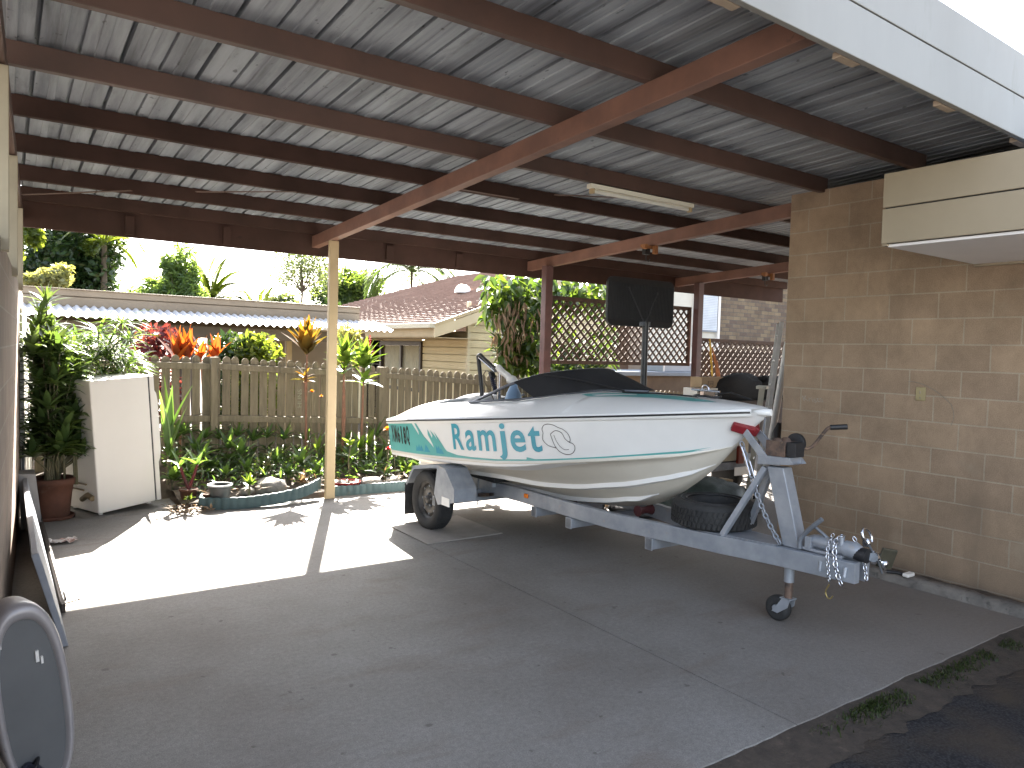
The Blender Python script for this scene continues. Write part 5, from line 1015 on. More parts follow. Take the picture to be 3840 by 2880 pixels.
for sg in (1, -1):
    wh = bpy.data.objects.new('wheel', None); COL.objects.link(wh); wh.parent = tr; wh.location = BL(.05, sg*.785, .262)
    yo = -sg
    prof = [(.165, -.06), (.185, -.078), (.225, -.086), (.25, -.076), (.259, -.06), (.262, -.03), (.262, .03), (.259, .06), (.25, .076), (.225, .086), (.185, .078), (.165, .06)]
    b = MB(); b.lathe([(r, h) for r, h in prof], (0, 0, 0), 44, 'y')
    for k in range(44):
        for h in (-.04, .0, .04):
            a = 2*PI*k/44; b.beam((.262*math.cos(a), h-.015, .262*math.sin(a)), (.262*math.cos(a), h+.015, .262*math.sin(a)), .022, .006, (math.cos(a), 0, math.sin(a)))
    b.build('tyre', MAT['rubber'], wh)
    b = MB(); b.lathe([(.168, -.062), (.172, -.05), (.150, -.045), (.145, .01), (.15, .045), (.17, .05)], (0, 0, 0), 36, 'y'); o_ = yo*.028
    b.lathe([(.15, o_*.6), (.13, o_), (.11, o_*1.35), (.075, o_*1.3), (.06, o_*.7), (.035, o_*.7), (.033, o_*1.9), (.02, o_*2.2), (.001, o_*2.2)], (0, 0, 0), 36, 'y'); b.build('rim', M('dull_rim', (.10, .095, .09), (.06, .055, .05), 12, .45, .5), wh)
    b = MB()
    for k in range(5): a = 2*PI*k/5+.3; b.tube([(.055*math.cos(a), o_*.6, .055*math.sin(a)), (.055*math.cos(a), o_*1.7, .055*math.sin(a))], .009, 6)
    for k in range(8): a = 2*PI*k/8; b.tube([(.122*math.cos(a), o_*.9, .122*math.sin(a)), (.122*math.cos(a), o_*1.25, .122*math.sin(a))], .013, 6)
    b.build('wheel_nut', MAT['galv_dark'], wh)
    # folded mudguard
    P = [(-.30, .12), (-.29, .36), (-.145, .545), (.31, .615), (.44, .60), (.60, .45), (.60, .34)]
    b = MB(); vs = []
    for u, z in P:
        du, dz = u-.05, z-.26; l = math.hypot(du, dz); 
        vs += [BL(u, sg*.675, z), BL(u, sg*.885, z), BL(u-du/l*.035, sg*.89, z-dz/l*.035), BL(u-du/l*.004, sg*.88, z-dz/l*.004), BL(u-du/l*.004, sg*.675, z-dz/l*.004)]
    P2 = len(P); b.add(vs, [(i*5+k, i*5+5+k, i*5+6+k, i*5+1+k) for i in range(1, P2-1) for k in (0, 1, 2, 3)])
    b.add([BL(u, sg*(.67), z) for u, z in P[1:]]+[BL(.33, sg*.67, .27), BL(-.2, sg*.67, .3)], [tuple(range(P2+1))])
    # outer side skirt, front half
    b.add([BL(.31, sg*.888, .615), BL(.44, sg*.888, .60), BL(.60, sg*.888, .45), BL(.60, sg*.888, .34), BL(.33, sg*.888, .275), BL(.26, sg*.888, .36)], [(0, 1, 2, 3, 4, 5)])
    o = b.build('mudguard', MAT['galv'], tr); sm = o.modifiers.new('t', 'SOLIDIFY'); sm.thickness = .004
    b = MB(); b.add([BL(-.29, sg*.68, .36), BL(-.29, sg*.89, .36), BL(-.285, sg*.89, .07), BL(-.285, sg*.68, .07)], [(0, 1, 2, 3)]); o = b.build('mud_flap', MAT['rubber'], tr); sm = o.modifiers.new('t', 'SOLIDIFY'); sm.thickness = .008
    b = MB(); b.box((.40, -sg*.885, .29), (.53, -sg*.891, .36)); b.build('reflector', MAT['plate'], tr)
    b = MB(); b.beam(BL(.17, sg*.36, .31), BL(.42, sg*.88, .33), .05, .075); b.build('mudguard_arm', MAT['galv'], tr, bevel=.003)
    b = MB(); b.tube([BL(.20, sg*.40, .20), BL(.20, sg*.40, .50)], .008, 6); b.build('u_bolt', MAT['galv_dark'], tr)
    b = MB(); b.box((.86, -sg*(railv(.9)+.026), .385), (.91, -sg*(railv(.9)+.040), .42)); b.build('marker_lamp', MAT['amber'], tr, bevel=.004)
    b = MB(); b.beam(BL(2.73, sg*.125, .452), BL(2.97, sg*.035, .925), .035, .035, (0, 1, 0)); b.build('brace', MAT['galv'], tr, bevel=.003)
b = MB(); b.box((-.62, -.28, .46), (.55, -.46, .56)); b.box((-.62, .28, .46), (.55, .46, .56)); b.build('bunk', M('black_carpet', (.016, .016, .018), (.03, .03, .032), 30, .95, bump=.3), tr, bevel=.01)
for u in (-.5, .4):
    for s_ in (-1, 1): b = MB(); b.box((u-.03, s_*.34, .40), (u+.03, s_*.40, .46)); b.build('bunk_bracket', MAT['galv'], tr)
for u in (1.0, 1.9): b = MB(); z = zk(u)-.036; b.tube([(u, -.07, z), (u, -.03, z), (u, .03, z), (u, .07, z)], [.042, .028, .028, .042], 12); b.build('keel_roller', M('dark_red_rubber', (.07, .012, .014), (.05, .01, .012), 9, .6), tr)
b = MB(); b.add([BL(u, v, z) for (u, z) in ((3.12, .468), (3.235, .468), (3.10, .94), (2.985, .935)) for v in (-.045, .045)], [(0, 1, 3, 2), (2, 3, 5, 4), (4, 5, 7, 6), (6, 7, 1, 0), (0, 2, 4, 6), (1, 3, 5, 7)]); b.build('winch_post', MAT['galv'], tr, bevel=.005)
b = MB(); b.add([BL(u, v, z) for u, z in ((2.93, .94), (3.15, .965), (3.15, 1.008), (2.93, 1.0)) for v in (-.065, .065)], [(0, 1, 3, 2), (2, 3, 5, 4), (4, 5, 7, 6), (6, 7, 1, 0), (0, 2, 4, 6), (1, 3, 5, 7)])
b.add([BL(3.15, .065, .965), BL(3.15, -.065, .965), BL(3.185, -.065, .972), BL(3.185, .065, .972), BL(3.15, .065, 1.008), BL(3.15, -.065, 1.008)], [(0, 1, 2, 3), (0, 3, 4), (1, 2, 5)])
for s_ in (1, -1): b.beam(BL(2.975, s_*.058, .985), BL(2.80, s_*.058, 1.155), .010, .05, (0, 0, 1))
b.build('winch_bracket', MAT['galv'], tr, bevel=.003)
b = MB()
for s_ in (1, -1): b.beam(BL(2.845, 0, 1.135), BL(2.755, s_*.105, 1.172), .06, .062, (.6, 0, .8))
b.build('bow_stop', MAT['red'], tr, bevel=.008)
b = MB(); b.box((2.98, -.05, 1.008), (3.115, -.056, 1.10)); b.box((2.98, .05, 1.008), (3.115, .056, 1.10)); b.box((2.98, -.05, 1.004), (3.115, .05, 1.012)); b.lathe([(.012, -.045), (.045, -.045), (.045, -.04), (.022, -.038), (.022, .038), (.045, .04), (.045, .045), (.012, .045)], (3.05, 0, 1.075), 20, 'y')
b.build('winch_frame', MAT['rust'], tr)
b = MB(); b.lathe([(.001, -.012), (.062, -.012), (.064, .012), (.001, .012)], (3.10, .075, 1.085), 24, 'y'); b.box((3.115, -.045, 1.012), (3.18, .045, 1.10)); b.build('winch_gear', MAT['black'], tr, bevel=.003)
b = MB(); b.tube(spline([BL(3.15, -.08, 1.055), BL(3.19, -.11, 1.075), BL(3.265, -.13, 1.185), BL(3.29, -.14, 1.20)], 4), .010, 8); b.build('winch_handle', MAT['rust'], tr)
b = MB(); b.tube([BL(3.285, -.135, 1.20), BL(3.355, -.20, 1.208)], .016, 10); b.build('handle_grip', MAT['black'], tr)
b = MB(); b.tube([BL(2.925, 0, 1.24), BL(2.915, .0, 1.13), BL(3.0, 0, 1.05)], .006, 6); b.build('winch_cable', MAT['galv_dark'], tr)
def chain(b, pts, r=.0045, l=.034, w=.011):
    P = spline(pts, 8); S = []; d = 0; nxt = 0
    for i in range(len(P)-1):
        a, c = Vector(P[i]), Vector(P[i+1]); n = max(1, int((c-a).length/.002))
        for k in range(n): S.append(a.lerp(c, k/n))
    acc = 0; last = S[0]; cen = [S[0]]
    for p in S[1:]:
        acc += (p-last).length; last = p
        if acc >= l*.78: cen.append(p); acc = 0
    for i in range(len(cen)-1):
        m = (cen[i]+cen[i+1])/2; d = (cen[i+1]-cen[i]).normalized(); s = d.cross(Vector((.3, .9, .2))).normalized(); s = s if i % 2 else d.cross(s)
        b.tube([m+d*(l*.5*math.cos(a))+s*(w*math.sin(a)) for a in [2*PI*k/10 for k in range(10)]], r, 5, True)
b = MB(); chain(b, [BL(2.775, .03, 1.06), BL(2.85, .035, .90), BL(2.93, .05, .74), BL(3.02, .06, .60), BL(3.11, .055, .475)], .0055, .042, .014); b.build('safety_chain', MAT['galv'], tr)
b = MB(); b.tube([BL(2.79, .045, 1.03), BL(2.82, .045, .97), BL(2.87, .05, .86)], .007, 6); b.tube([BL(2.865, .055, .95), BL(2.93, .055, .80)], .005, 6); b.build('turnbuckle', MAT['chrome'], tr)
# coupling, brake lever, jockey wheel
b = MB(); b.box((3.25, -.045, .478), (3.50, .045, .495)); b.lathe([(.001, 0), (.035, 0), (.04, .02), (.04, .19), (.03, .22), (.001, .22)], (3.30, 0, .535), 18, 'x'); b.tube([(3.50, 0, .535), (3.56, 0, .535), (3.60, 0, .53)], [.046, .048, .03], 16); b.box((3.27, -.05, .495), (3.31, .05, .56)); b.build('coupling', MAT['galv'], tr, bevel=.003)
b = MB(); b.tube([(3.56, 0, .525), (3.63, 0, .52)], [.040, .042], 16); b.build('coupling_socket', MAT['black'], tr)
b = MB(); b.tube(spline([BL(3.24, .05, .48), BL(3.245, .05, .54), BL(3.30, .045, .61), BL(3.37, .04, .68)], 4), .014, 8); b.tube([BL(3.31, .03, .63), BL(3.40, .0, .56)], .010, 6); b.build('brake_lever', MAT['galv_dark'], tr)
b = MB()
for u in (3.40, 3.55): b.tube([BL(u, .08, railz(u)-.03), BL(u, .09, railz(u)-.085)], .012, 6)
for v, u in ((.03, 3.46), (-.03, 3.49)): b.tube([(u, v, .55), (u, v, .60)], .013, 6)
b.build('bolt', MAT['galv'], tr)
b = MB(); chain(b, [BL(3.46, -.03, .60), BL(3.47, .06, .57), BL(3.50, .10, .46), BL(3.53, .10, .37), BL(3.56, .10, .33)], .0045, .042, .013); b.build('safety_chain', MAT['chrome'], tr); b = MB(); chain(b, [BL(3.42, .0, .60), BL(3.44, .085, .52), BL(3.46, .10, .42), BL(3.47, .10, .34)], .0035, .03, .009); b.build('safety_chain', MAT['chrome'], tr); b = MB(); chain(b, [BL(3.52, -.04, .60), BL(3.60, -.02, .47), BL(3.63, .0, .36)], .0035, .034, .01); b.build('safety_chain', MAT['chrome'], tr)
b = MB(); b.tube(spline([BL(3.47, .10, .335), BL(3.45, .10, .29), BL(3.46, .10, .26), BL(3.48, .10, .255), BL(3.495, .10, .275)], 4), .004, 6); b.build('chain_hook', M('brass', (.45, .36, .15), None, 3, .4, .9), tr)
b = MB(); b.tube([BL(3.165, .03, .36), BL(3.165, .03, .255)], .030, 12); b.build('jockey_sleeve', MAT['galv'], tr)
b = MB(); b.tube([BL(3.165, .03, .26), BL(3.165, .03, .145)], .023, 12); b.build('jockey_stem', MAT['rust'], tr)
jw = (3.10, .03, .078)
b = MB(); b.lathe([(.028, -.030), (.06, -.034), (.075, -.024), (.078, 0), (.075, .024), (.06, .034), (.028, .030)], BL(*jw), 28, 'y'); b.build('jockey_wheel', MAT['rubber'], tr)
b = MB(); b.tube([BL(3.10, .03-.036, .078), BL(3.10, .03+.036, .078)], .022, 12)
for s_ in (1, -1):
    vs = [BL(3.08, .03+s_*.040, .06), BL(3.12, .03+s_*.040, .055), BL(3.185, .03+s_*.036, .105), BL(3.195, .03+s_*.03, .15), BL(3.14, .03+s_*.03, .15), BL(3.115, .03+s_*.038, .105)]; b.add(vs, [tuple(range(6))])
b.beam(BL(3.165, .03, .15), BL(3.165, .03, .157), .07, .07, (1, 0, 0)); o = b.build('jockey_fork', MAT['galv'], tr); sm = o.modifiers.new('t', 'SOLIDIFY'); sm.thickness = .005
# ball mount still locked in the coupling
q = at_x(T(8, 1250, 300), 4.09); o = Vector((3.975, 2.155, .515))
tb = thing('tow_ball_mount', 'chrome tow ball mount with shackle and bronze plate held in the trailer coupling', 'tow ball', tuple(o))
b = MB(); b.lathe([(.001, 0), (.03, .002), (.042, .025), (.042, .038), (.03, .058), (.018, .066), (.018, .08), (.027, .088), (.027, .105), (.001, .105)], (0, -.04, 0), 22, 'y'); R3 = Matrix.Rotation(R_(215), 3, 'Z') @ Matrix.Rotation(R_(-30), 3, 'X'); b.v = [R3 @ v+(q-o) for v in b.v]; b.build('ball', MAT['chrome'], tb)
b = MB(); p0, p1 = at_x(T(8, 1300, 360), 4.12)-o, at_x(T(8, 1345, 240), 4.12)-o; b.beam(p0, p1, .085, .018, (.57, .82, 0)); b.beam(p0+Vector((-.03, .02, .02)), p0, .04, .02); b.build('tongue', M('black_bronze', (.10, .09, .06), (.06, .055, .04), 7, .5, .4), tb, bevel=.004)
b = MB(); b.tube([(0, 0, 0), tuple((q-o)*.6+Vector((0, 0, .01))), tuple(q-o)], [.026, .02, .014], 12); b.tube([(.02, 0, -.02), (.07, .01, -.03), tuple(p0+Vector((-.01, 0, -.03)))], .006, 6); b.build('shank', MAT['galv_dark'], tb)
q2 = at_x(T(8, 1195, 165), 4.09)-o
b = MB(); b.tube([q2+Vector((.042*math.cos(a)-.012*math.sin(a),   .012*math.sin(a), .005+.046*math.sin(a))) for a in [-.9+(PI+1.8)*k/16 for k in range(17)]], .009, 8); b.lathe([(.001, -.026), (.022, -.022), (.024, .0), (.02, .022), (.001, .026)], tuple(q2+Vector((.0, 0, -.03))), 14, 'z'); b.build('shackle', MAT['chrome'], tb)
b = MB(); b.tube([tuple(q2+Vector((.0, 0, -.05))), tuple(q2*.6), (.02, 0, .0)], .007, 6); b.build('rod', MAT['galv_dark'], tb)
pl = at_z(T(8, 1465, 405), .075); p0 = at_z(T(8, 1320, 385), .075)
pg = thing('power_plug', 'white plug on a black cable lying on the concrete edging by the wall', 'plug', (pl.x, pl.y, .062))
b = MB(); b.box((-.05, -.022, 0), (.045, .022, .026)); b.build('body', MAT['white'], pg, bevel=.006)
b = MB(); d = p0-pl; b.tube([(-.03, .02, .012), (d.x*.5, d.y*.5, .016), (d.x, d.y, .012)], .013, 8); b.build('cable', MAT['black'], pg)
# ------------------------------------------------------------------ fridge
FA = math.atan2(.22, .55)
fg = thing('fridge', 'old white fridge standing by the garden bed, turned sideways and leaning slightly', 'fridge', (.735, 7.575, .0), 0, rot=(0, R_(-4.2), FA))
b = MB(); b.box((0, 0, .02), (.545, .56, 1.24)); b.build('cabinet', MAT['white'], fg, bevel=.012)
b = MB(); P = [(.56, 0), (.605, 0), (.605, .38), (.622, .42), (.632, .50), (.632, .98), (.622, 1.06), (.605, 1.09), (.605, 1.24), (.56, 1.24)]
b.prism(P, lambda a, c, d: (a, d, .02+c*.985), .004, .556); b.build('door', MAT['white'], fg, bevel=.008)
b = MB(); b.box((.545, .012, .03), (.56, .548, 1.23)); b.build('door_seal', M('dark_seal', (.06, .055, .06), None, 5, .7), fg)
b = MB(); b.tube([(-.015, .06, .16), (-.015, .15, .18), (-.015, .25, .13)], .026, 10); b.tube([(-.02, .15, .28), (-.02, .42, .28), (-.02, .42, .22), (-.02, .2, .22)], .008, 6); b.build('compressor', M('yellowed_plastic', (.26, .19, .10), (.16, .12, .07), 9, .6), fg)
for x in (.04, .5):
    for y in (.05, .5): b = MB(); b.lathe([(.001, 0), (.02, 0), (.02, .022), (.001, .022)], (x, y, -.0), 12); b.build('foot', MAT['white'], fg)
# ------------------------------------------------------------------ things leaning on the left wall
wp = thing('white_panel', 'tall white panel leaning against the left wall in full sun', 'panel', (.22, 7.95, 0))
b = MB(); b.add([(-.035, 0, 0), (-.060, 0, 1.87), (.05, .95, 0), (-.005, .95, 1.87), (-.065, .003, 0), (-.09, .003, 1.87), (.02, .953, 0), (-.035, .953, 1.87)], [(0, 1, 3, 2), (4, 5, 7, 6), (0, 1, 5, 4), (2, 3, 7, 6), (0, 2, 6, 4), (1, 3, 7, 5)]); b.build('board', MAT['white'], wp)
b = MB(); b.tube([(-.05, -.012, .3), (-.055, -.012, .62)], .010, 6); b.build('edge_strip', MAT['galv_dark'], wp)
gb = thing('grey_board', 'long grey board leaning low along the left wall behind the oval case', 'board', (.26, 4.4, 0))
b = MB(); b.add([(.0, 0, 0), (.03, 0, .0), (-.10, .05, .50), (-.135, .05, .49), (-.02, 2.9, 0), (.01, 2.9, 0), (-.08, 2.9, .44), (-.115, 2.9, .43)], [(0, 1, 2, 3), (4, 5, 6, 7), (0, 1, 5, 4), (1, 2, 6, 5), (2, 3, 7, 6), (3, 0, 4, 7)]); b.build('panel', MAT['greyboard'], gb, bevel=.006)
b = MB(); b.beam((.04, .55, .0), (.015, 3.2, .0), .02, .05, c=(0, .03)); b.beam((.05, .55, .05), (.02, 3.2, .05), .008, .015, c=(0, .03)); b.build('dark_edge', M('dark_brown_edge', (.05, .035, .025), None, 6, .6), gb)
b = MB(); b.add([(-.12, 2.9, 0), (.03, 2.9, 0), (-.02, 2.92, .46), (-.14, 2.92, .47), (-.12, 3.15, 0), (.03, 3.15, 0), (-.02, 3.15, .47), (-.14, 3.15, .47)], [(0, 1, 2, 3), (4, 5, 6, 7), (0, 1, 5, 4), (1, 2, 6, 5), (2, 3, 7, 6), (3, 0, 4, 7)]); b.build('end_block', M('pale_grey_wood', (.36, .34, .33), (.3, .28, .27), 4, .7), gb)
ov = thing('oval_case', 'tall oval silver rimmed grey case standing against the left wall in the foreground', 'case', (.105, 3.02, 0), 0, rot=(R_(-4), R_(-4), R_(12)))
def oval(t, sx=1.0, sz=1.0):
    c, s_ = math.cos(t), math.sin(t); e = .78
    x = math.copysign(abs(c)**e, c); z = math.copysign(abs(s_)**e, s_); return x*.112*sx+.02*(1-z)*.6, .335+z*.335*sz
b = MB(); n = 56; rows = []
for (k, d) in ((.78, -.012), (.84, -.03), (.95, -.036), (1.03, -.02), (1.04, .03), (1.0, .16), (.85, .19), (.01, .195)):
    rows.append([Vector((oval(2*PI*i/n, k, k)[0], d, oval(2*PI*i/n, k, .5*k+.5 if k > .5 else k)[1]-(.015 if k < .85 else 0))) for i in range(n)])
b.add([p for r in rows for p in r], [(j*n+i, j*n+(i+1) % n, j*n+n+(i+1) % n, j*n+n+i) for j in range(len(rows)-1) for i in range(n)], True)
b.build('rim', M('silver_beige_rim', (.40, .37, .36), (.34, .31, .31), 6, .35, .2, spots=(16, .66, (.16, .14, .16))), ov)
b = MB(); b.add([(oval(2*PI*i/n, .79, .90)[0], -.014, oval(2*PI*i/n, .79, .90)[1]-.015) for i in range(n)], [tuple(range(n))]); b.build('panel', M('grey_panel', (.125, .125, .125), (.10, .10, .10), 3, .55), ov)
b = MB(); b.box((.03, -.024, .46), (.04, -.012, .50)); b.box((.045, -.024, .45), (.052, -.012, .475)); b.box((-.075, -.024, .54), (-.066, -.014, .57)); b.build('clip', MAT['white'], ov)
dk_ = thing('dark_bag', 'black bag with blue sheen slumped on the floor at the bottom left corner', 'bag', (.075, 2.98, 0))
b = MB(); b.grid(lambda i, j: (.0+.05*math.sin(PI*j)*math.cos(2*PI*i)*(1+.2*noise.noise(Vector((i*5, j*4, 1)))), .08*math.sin(PI*j)*math.sin(2*PI*i), .06-.06*math.cos(PI*j)*(1+.15*noise.noise(Vector((math.sin(2*PI*i)*2, j*4, 2)))) if j > .02 else .001), 36, 18); b.build('body', M('black_vinyl_bag', (.02, .022, .03), (.035, .038, .06), 8, .35, bump=.3), dk_)
b = MB(); b.tube(spline([(.0, -.03, .1), (.02, -.05, .13), (.03, 0, .14), (.01, .03, .1)], 5), .005, 6); b.build('strap', MAT['black'], dk_)
rg = thing('crumpled_paper', 'crumpled white and pink paper lying on the concrete near the grey board', 'paper', (.385, 6.7, .002))
b = MB(); b.grid(lambda i, j: ((i-.5)*.20+.02*math.sin(j*9), (j-.5)*.10+.02*noise.noise(Vector((i*6, j*3, 0))), .022+.028*noise.noise(Vector((i*7, j*5, 4)))), 14, 9, False); o = b.build('sheet', M('printed_paper', (.62, .58, .54), (.45, .3, .26), 18, .7, contrast=(.52, .6)), rg)
q = at_z(T(7, 440, 590), .01); scw = thing('twig', 'small dark twig poking out onto the sunlit concrete', 'twig', (q.x, q.y, .006)); b = MB(); b.tube([(-.09, -.02, .01), (.0, .0, .006), (.055, .01, .012)], [.005, .004, .003], 6); b.lathe([(.001, 0), (.009, .004), (.001, .012)], (.058, .011, .006), 8); b.build('stick', MAT['bark'], scw)
b = MB(); b.box((2.88, 5.35, .0), (3.55, 6.1, .003)); b.v = [v-Vector((3.2, 5.7, 0)) for v in b.v]
bt = thing('floor_board', 'thin grey board lying flat under the trailer wheel', 'board', (3.2, 5.7, .001)); b = MB(); b.box((-.33, -.42, 0), (.42, .36, .008)); b.build('sheet', M('grey_ply', (.30, .275, .25), (.24, .22, .2), 5, .8), bt)
# ------------------------------------------------------------------ black backboard on a pole behind the boat
bx = thing('backboard_stand', 'black ribbed rectangular backboard on a black pole standing behind the boat', 'backboard', (5.36, 5.42, 0))
b = MB(); x0, x1, z0, z1 = -.465, .465, 1.89, 2.375; r = .07; pts = []
for cx, cz, a0 in ((x1-r, z1-r, 0), (x0+r, z1-r, 90), (x0+r, z0+r, 180), (x1-r, z0+r, 270)):
    pts += [(cx+r*math.cos(R_(a0+15*k)), cz+r*math.sin(R_(a0+15*k))) for k in range(7)]
b.prism(pts, lambda a, c, d: (a, d, c), .0, .035)
for k in range(44): x = x0+.02+(x1-x0-.04)*k/43; b.box((x-.005, -.008, z0+.06), (x+.005, .0, z1-.06))
b.build('board', MAT['black'], bx, bevel=.006)
b = MB()
for s_, z in ((-1, 2.27), (1, 2.24)): b.tube([(0.0+.01*s_, -.05, 1.93), (s_*.20, -.012, z)], .006, 6); b.tube([(s_*.20, -.02, z), (s_*.20, -.005, z)], .013, 8)
b.build('brace', M('dull_black_steel', (.05, .05, .055), None, 6, .5), bx)
b = MB(); b.tube([(.0, -.06, .1), (-.0, -.06, 1.94)], .033, 14); b.build('pole', M('black_pole', (.02, .022, .025), None, 5, .4), bx)
b = MB(); b.box((-.05, -.08, 1.90), (.05, -.02, 1.94)); b.tube([(-.07, -.05, 1.92), (.07, -.05, 1.92)], .010, 6); b.build('clamp', MAT['galv_dark'], bx)
b = MB(); b.lathe([(.001, 0), (.30, 0), (.32, .03), (.28, .10), (.06, .14), (.001, .14)], (0, -.06, 0), 24); b.build('base', MAT['black'], bx)
# ------------------------------------------------------------------ spare tyre, ladders, clutter at the wall end
sp_ = Vector((3.96, 5.8, 0))+Matrix.Rotation(BR, 3, 'Z') @ Vector((2.50, .06, .458))
st = thing('spare_tyre', 'black spare tyre without rim lying flat on the trailer drawbar under the bow', 'tyre', tuple(sp_))
b = MB(); b.lathe([(.172, .015), (.20, .0), (.245, .0), (.268, .014), (.277, .035), (.279, .085), (.277, .14), (.268, .16), (.245, .174), (.20, .174), (.172, .158), (.166, .135), (.166, .04), (.172, .015)], (0, 0, 0), 60)
for k in range(54):
    for z0, s_ in ((.022, 0), (.062, .5), (.104, 0)):
        a = 2*PI*(k+s_)/54; b.beam((.279*math.cos(a), .279*math.sin(a), z0), (.279*math.cos(a+.03), .279*math.sin(a+.03), z0+.032), .020, .012, (math.cos(a), math.sin(a), 0))
b.build('tread', MAT['rubber'], st)
b = MB(); b.tube([(.222*math.cos(2*PI*k/48), .222*math.sin(2*PI*k/48), .174) for k in range(48)], .006, 6, True); b.tube([(.185*math.cos(2*PI*k/48), .185*math.sin(2*PI*k/48), .170) for k in range(48)], .007, 6, True); b.build('bead', MAT['black'], st)
la = thing('extension_ladder', 'long aluminium ladder leaning beside the end of the block wall', 'ladder', (6.85, 5.05, 0)); lo = Vector((6.85, 5.05, 0))
A0, A1 = Vector((6.85, 5.05, 0)), Vector((6.555, 4.62, 1.98)); sv = Vector((.235, .20, 0))
b = MB(); b.beam(A0-lo, A1-lo, .042, .03, (1, .8, 0)); b.beam(A0+sv-lo, A1+sv-lo, .042, .03, (1, .8, 0)); b.build('rail', MAT['alu'], la, bevel=.003)
b = MB(); [b.tube([A0.lerp(A1, k/7.5)-lo, A0.lerp(A1, k/7.5)+sv-lo], .016, 8) for k in range(1, 8)]; b.build('rung', MAT['alu'], la)
b = MB(); [b.beam(A0+w_-lo, A0.lerp(A1, .05)+w_-lo, .04, .085, (1, .8, 0)) for w_ in (Vector((0, 0, 0)), sv)]; b.build('foot', MAT['black'], la)
l2 = thing('step_ladder', 'shorter pale step ladder with rope standing in front of the long ladder', 'ladder', (6.62, 5.02, 0)); lo = Vector((6.62, 5.02, 0))
B0, B1 = Vector((6.62, 5.02, 0)), Vector((6.48, 4.78, 1.30)); s2 = Vector((.23, .14, 0))
b = MB(); b.beam(B0-lo, B1-lo, .035, .022, (1, .8, 0)); b.beam(B0+s2-lo, B1+s2-lo, .035, .022, (1, .8, 0)); b.beam(B1-lo, B1+s2-lo, .1, .03); b.build('rail', M('pale_alu', (.5, .47, .40), (.42, .4, .34), 5, .5, .3), l2)
b = MB(); [b.tube([B0.lerp(B1, k/5)-lo, B0.lerp(B1, k/5)+s2-lo], .012, 6) for k in range(1, 5)]; b.build('rung', MAT['alu'], l2)
pa, pb_ = at_y(c5(1735, 60), 4.35), at_y(c5(1590, 900), 4.5); pd = pb_-pa; p0_ = pa+pd*((0-pa.z)/pd.z); pt_ = pa-pd*.65
pp = thing('steel_pole', 'thick pale steel pole with black sleeve leaning beside the wall end', 'pole', (p0_.x, p0_.y, 0)); b = MB(); b.tube([(0, 0, 0), tuple(pt_-p0_)], .034, 14); b.build('pipe', MAT['alu'], pp); b = MB(); q_ = at_y(c5(1650, 820), 4.47)-p0_; b.tube([tuple(q_+Vector((.02, 0, 0))), tuple(q_-Vector((-.0, 0, .16)))], .046, 12); b.build('sleeve', MAT['black'], pp)
bt = thing('box_trailer', 'cream box trailer with red tail lamp parked behind the winch post', 'trailer', (7.3, 5.6, 0))
X0 = -1.0; X1 = .10; v = at_y(c5(1065, 1360), 5.54); zl = v.z
b = MB(); b.box((X0, .0, zl-.07), (X1, .03, zl+.45)); b.box((X0, .03, zl-.07), (X0+.03, .30, zl+.45)); b.box((X1-.03, .03, zl-.07), (X1, .30, zl+.45)); b.box((X0+.03, .27, zl-.07), (X1-.03, .30, zl+.45)); b.box((X0+.03, .03, zl-.07), (X1-.03, .27, zl-.04)); b.build('tub', M('cream_tub', (.50, .44, .32), (.45, .4, .29), 3, .5), bt, bevel=.006)
b = MB(); b.box((X0-.05, -.02, zl-.17), (X1+.03, .04, zl-.08)); b.box((X0, .06, zl-.15), (X1, .26, zl-.08)); b.build('chassis', MAT['galv_dark'], bt, bevel=.004)
b = MB(); b.box((v.x-7.3-.05, -.06, zl-.10), (v.x-7.3+.05, -.022, zl+.11)); b.build('tail_lamp', MAT['taillight'], bt, bevel=.006)
b = MB(); b.box((v.x-7.3-.13, -.075, zl-.235), (v.x-7.3+.13, -.065, zl-.135)); b.build('number_plate', MAT['plate'], bt, bevel=.003)
for s_ in (X0+.2, X1-.2): b = MB(); b.lathe([(.001, -.06), (.16, -.07), (.2, -.05), (.2, .05), (.16, .07), (.001, .06)], (s_, .15, .2), 24, 'x'); b.build('wheel', MAT['rubber'], bt)
def lump(name, label, c, r, m, cat, seed, grp=None):
    b = MB(); bm = bmesh.new(); bmesh.ops.create_icosphere(bm, subdivisions=4, radius=1); vs = []
    for w in bm.verts:
        k = 1+.22*noise.noise(w.co*1.6+Vector((seed, 0, 0)))+.06*noise.noise(w.co*6); z = max(-.55, w.co.z*k); vs.append((w.co.x*r[0]*k, w.co.y*r[1]*k, (z+.55)*r[2]))
    b.add(vs, [[w.index for w in f.verts] for f in bm.faces], True); bm.free(); o = b.build(name, m); o.location = c; return tag(o, label, cat, grp)
MAT['cardboard'] = M('cardboard', (.42, .30, .18), (.37, .26, .155), 4, .8)
wbn = thing('workbench', 'cluttered dark bench holding the boxes and black bag behind the bow', 'bench', (7.7, 6.25, 0))
b = MB(); b.box((-1.0, -.30, 1.02), (1.35, -.03, 1.06)); b.build('top', M('dark_timber', (.06, .04, .03), None, 5, .7), wbn, bevel=.004)
for x in (-.95, 1.3):
    for y in (-.27, -.08): b = MB(); b.box((x-.025, y-.025, 0), (x+.025, y+.025, 1.02)); b.build('leg', MAT['rust'], wbn)
v0 = at_y(c5(365, 60), 6.10); v1 = at_y(c5(640, 235), 6.10); w0 = at_y(c5(245, 230), 6.08); w1 = at_y(c5(475, 390), 6.08)
cr = thing('open_crate', 'white edged open crate under the cardboard carton on the bench', 'crate', ((w0.x+w1.x)/2+.06, 6.10, 1.062)); hx = (w1.x-w0.x)/2+.06; hz = v1.z-1.062-.004
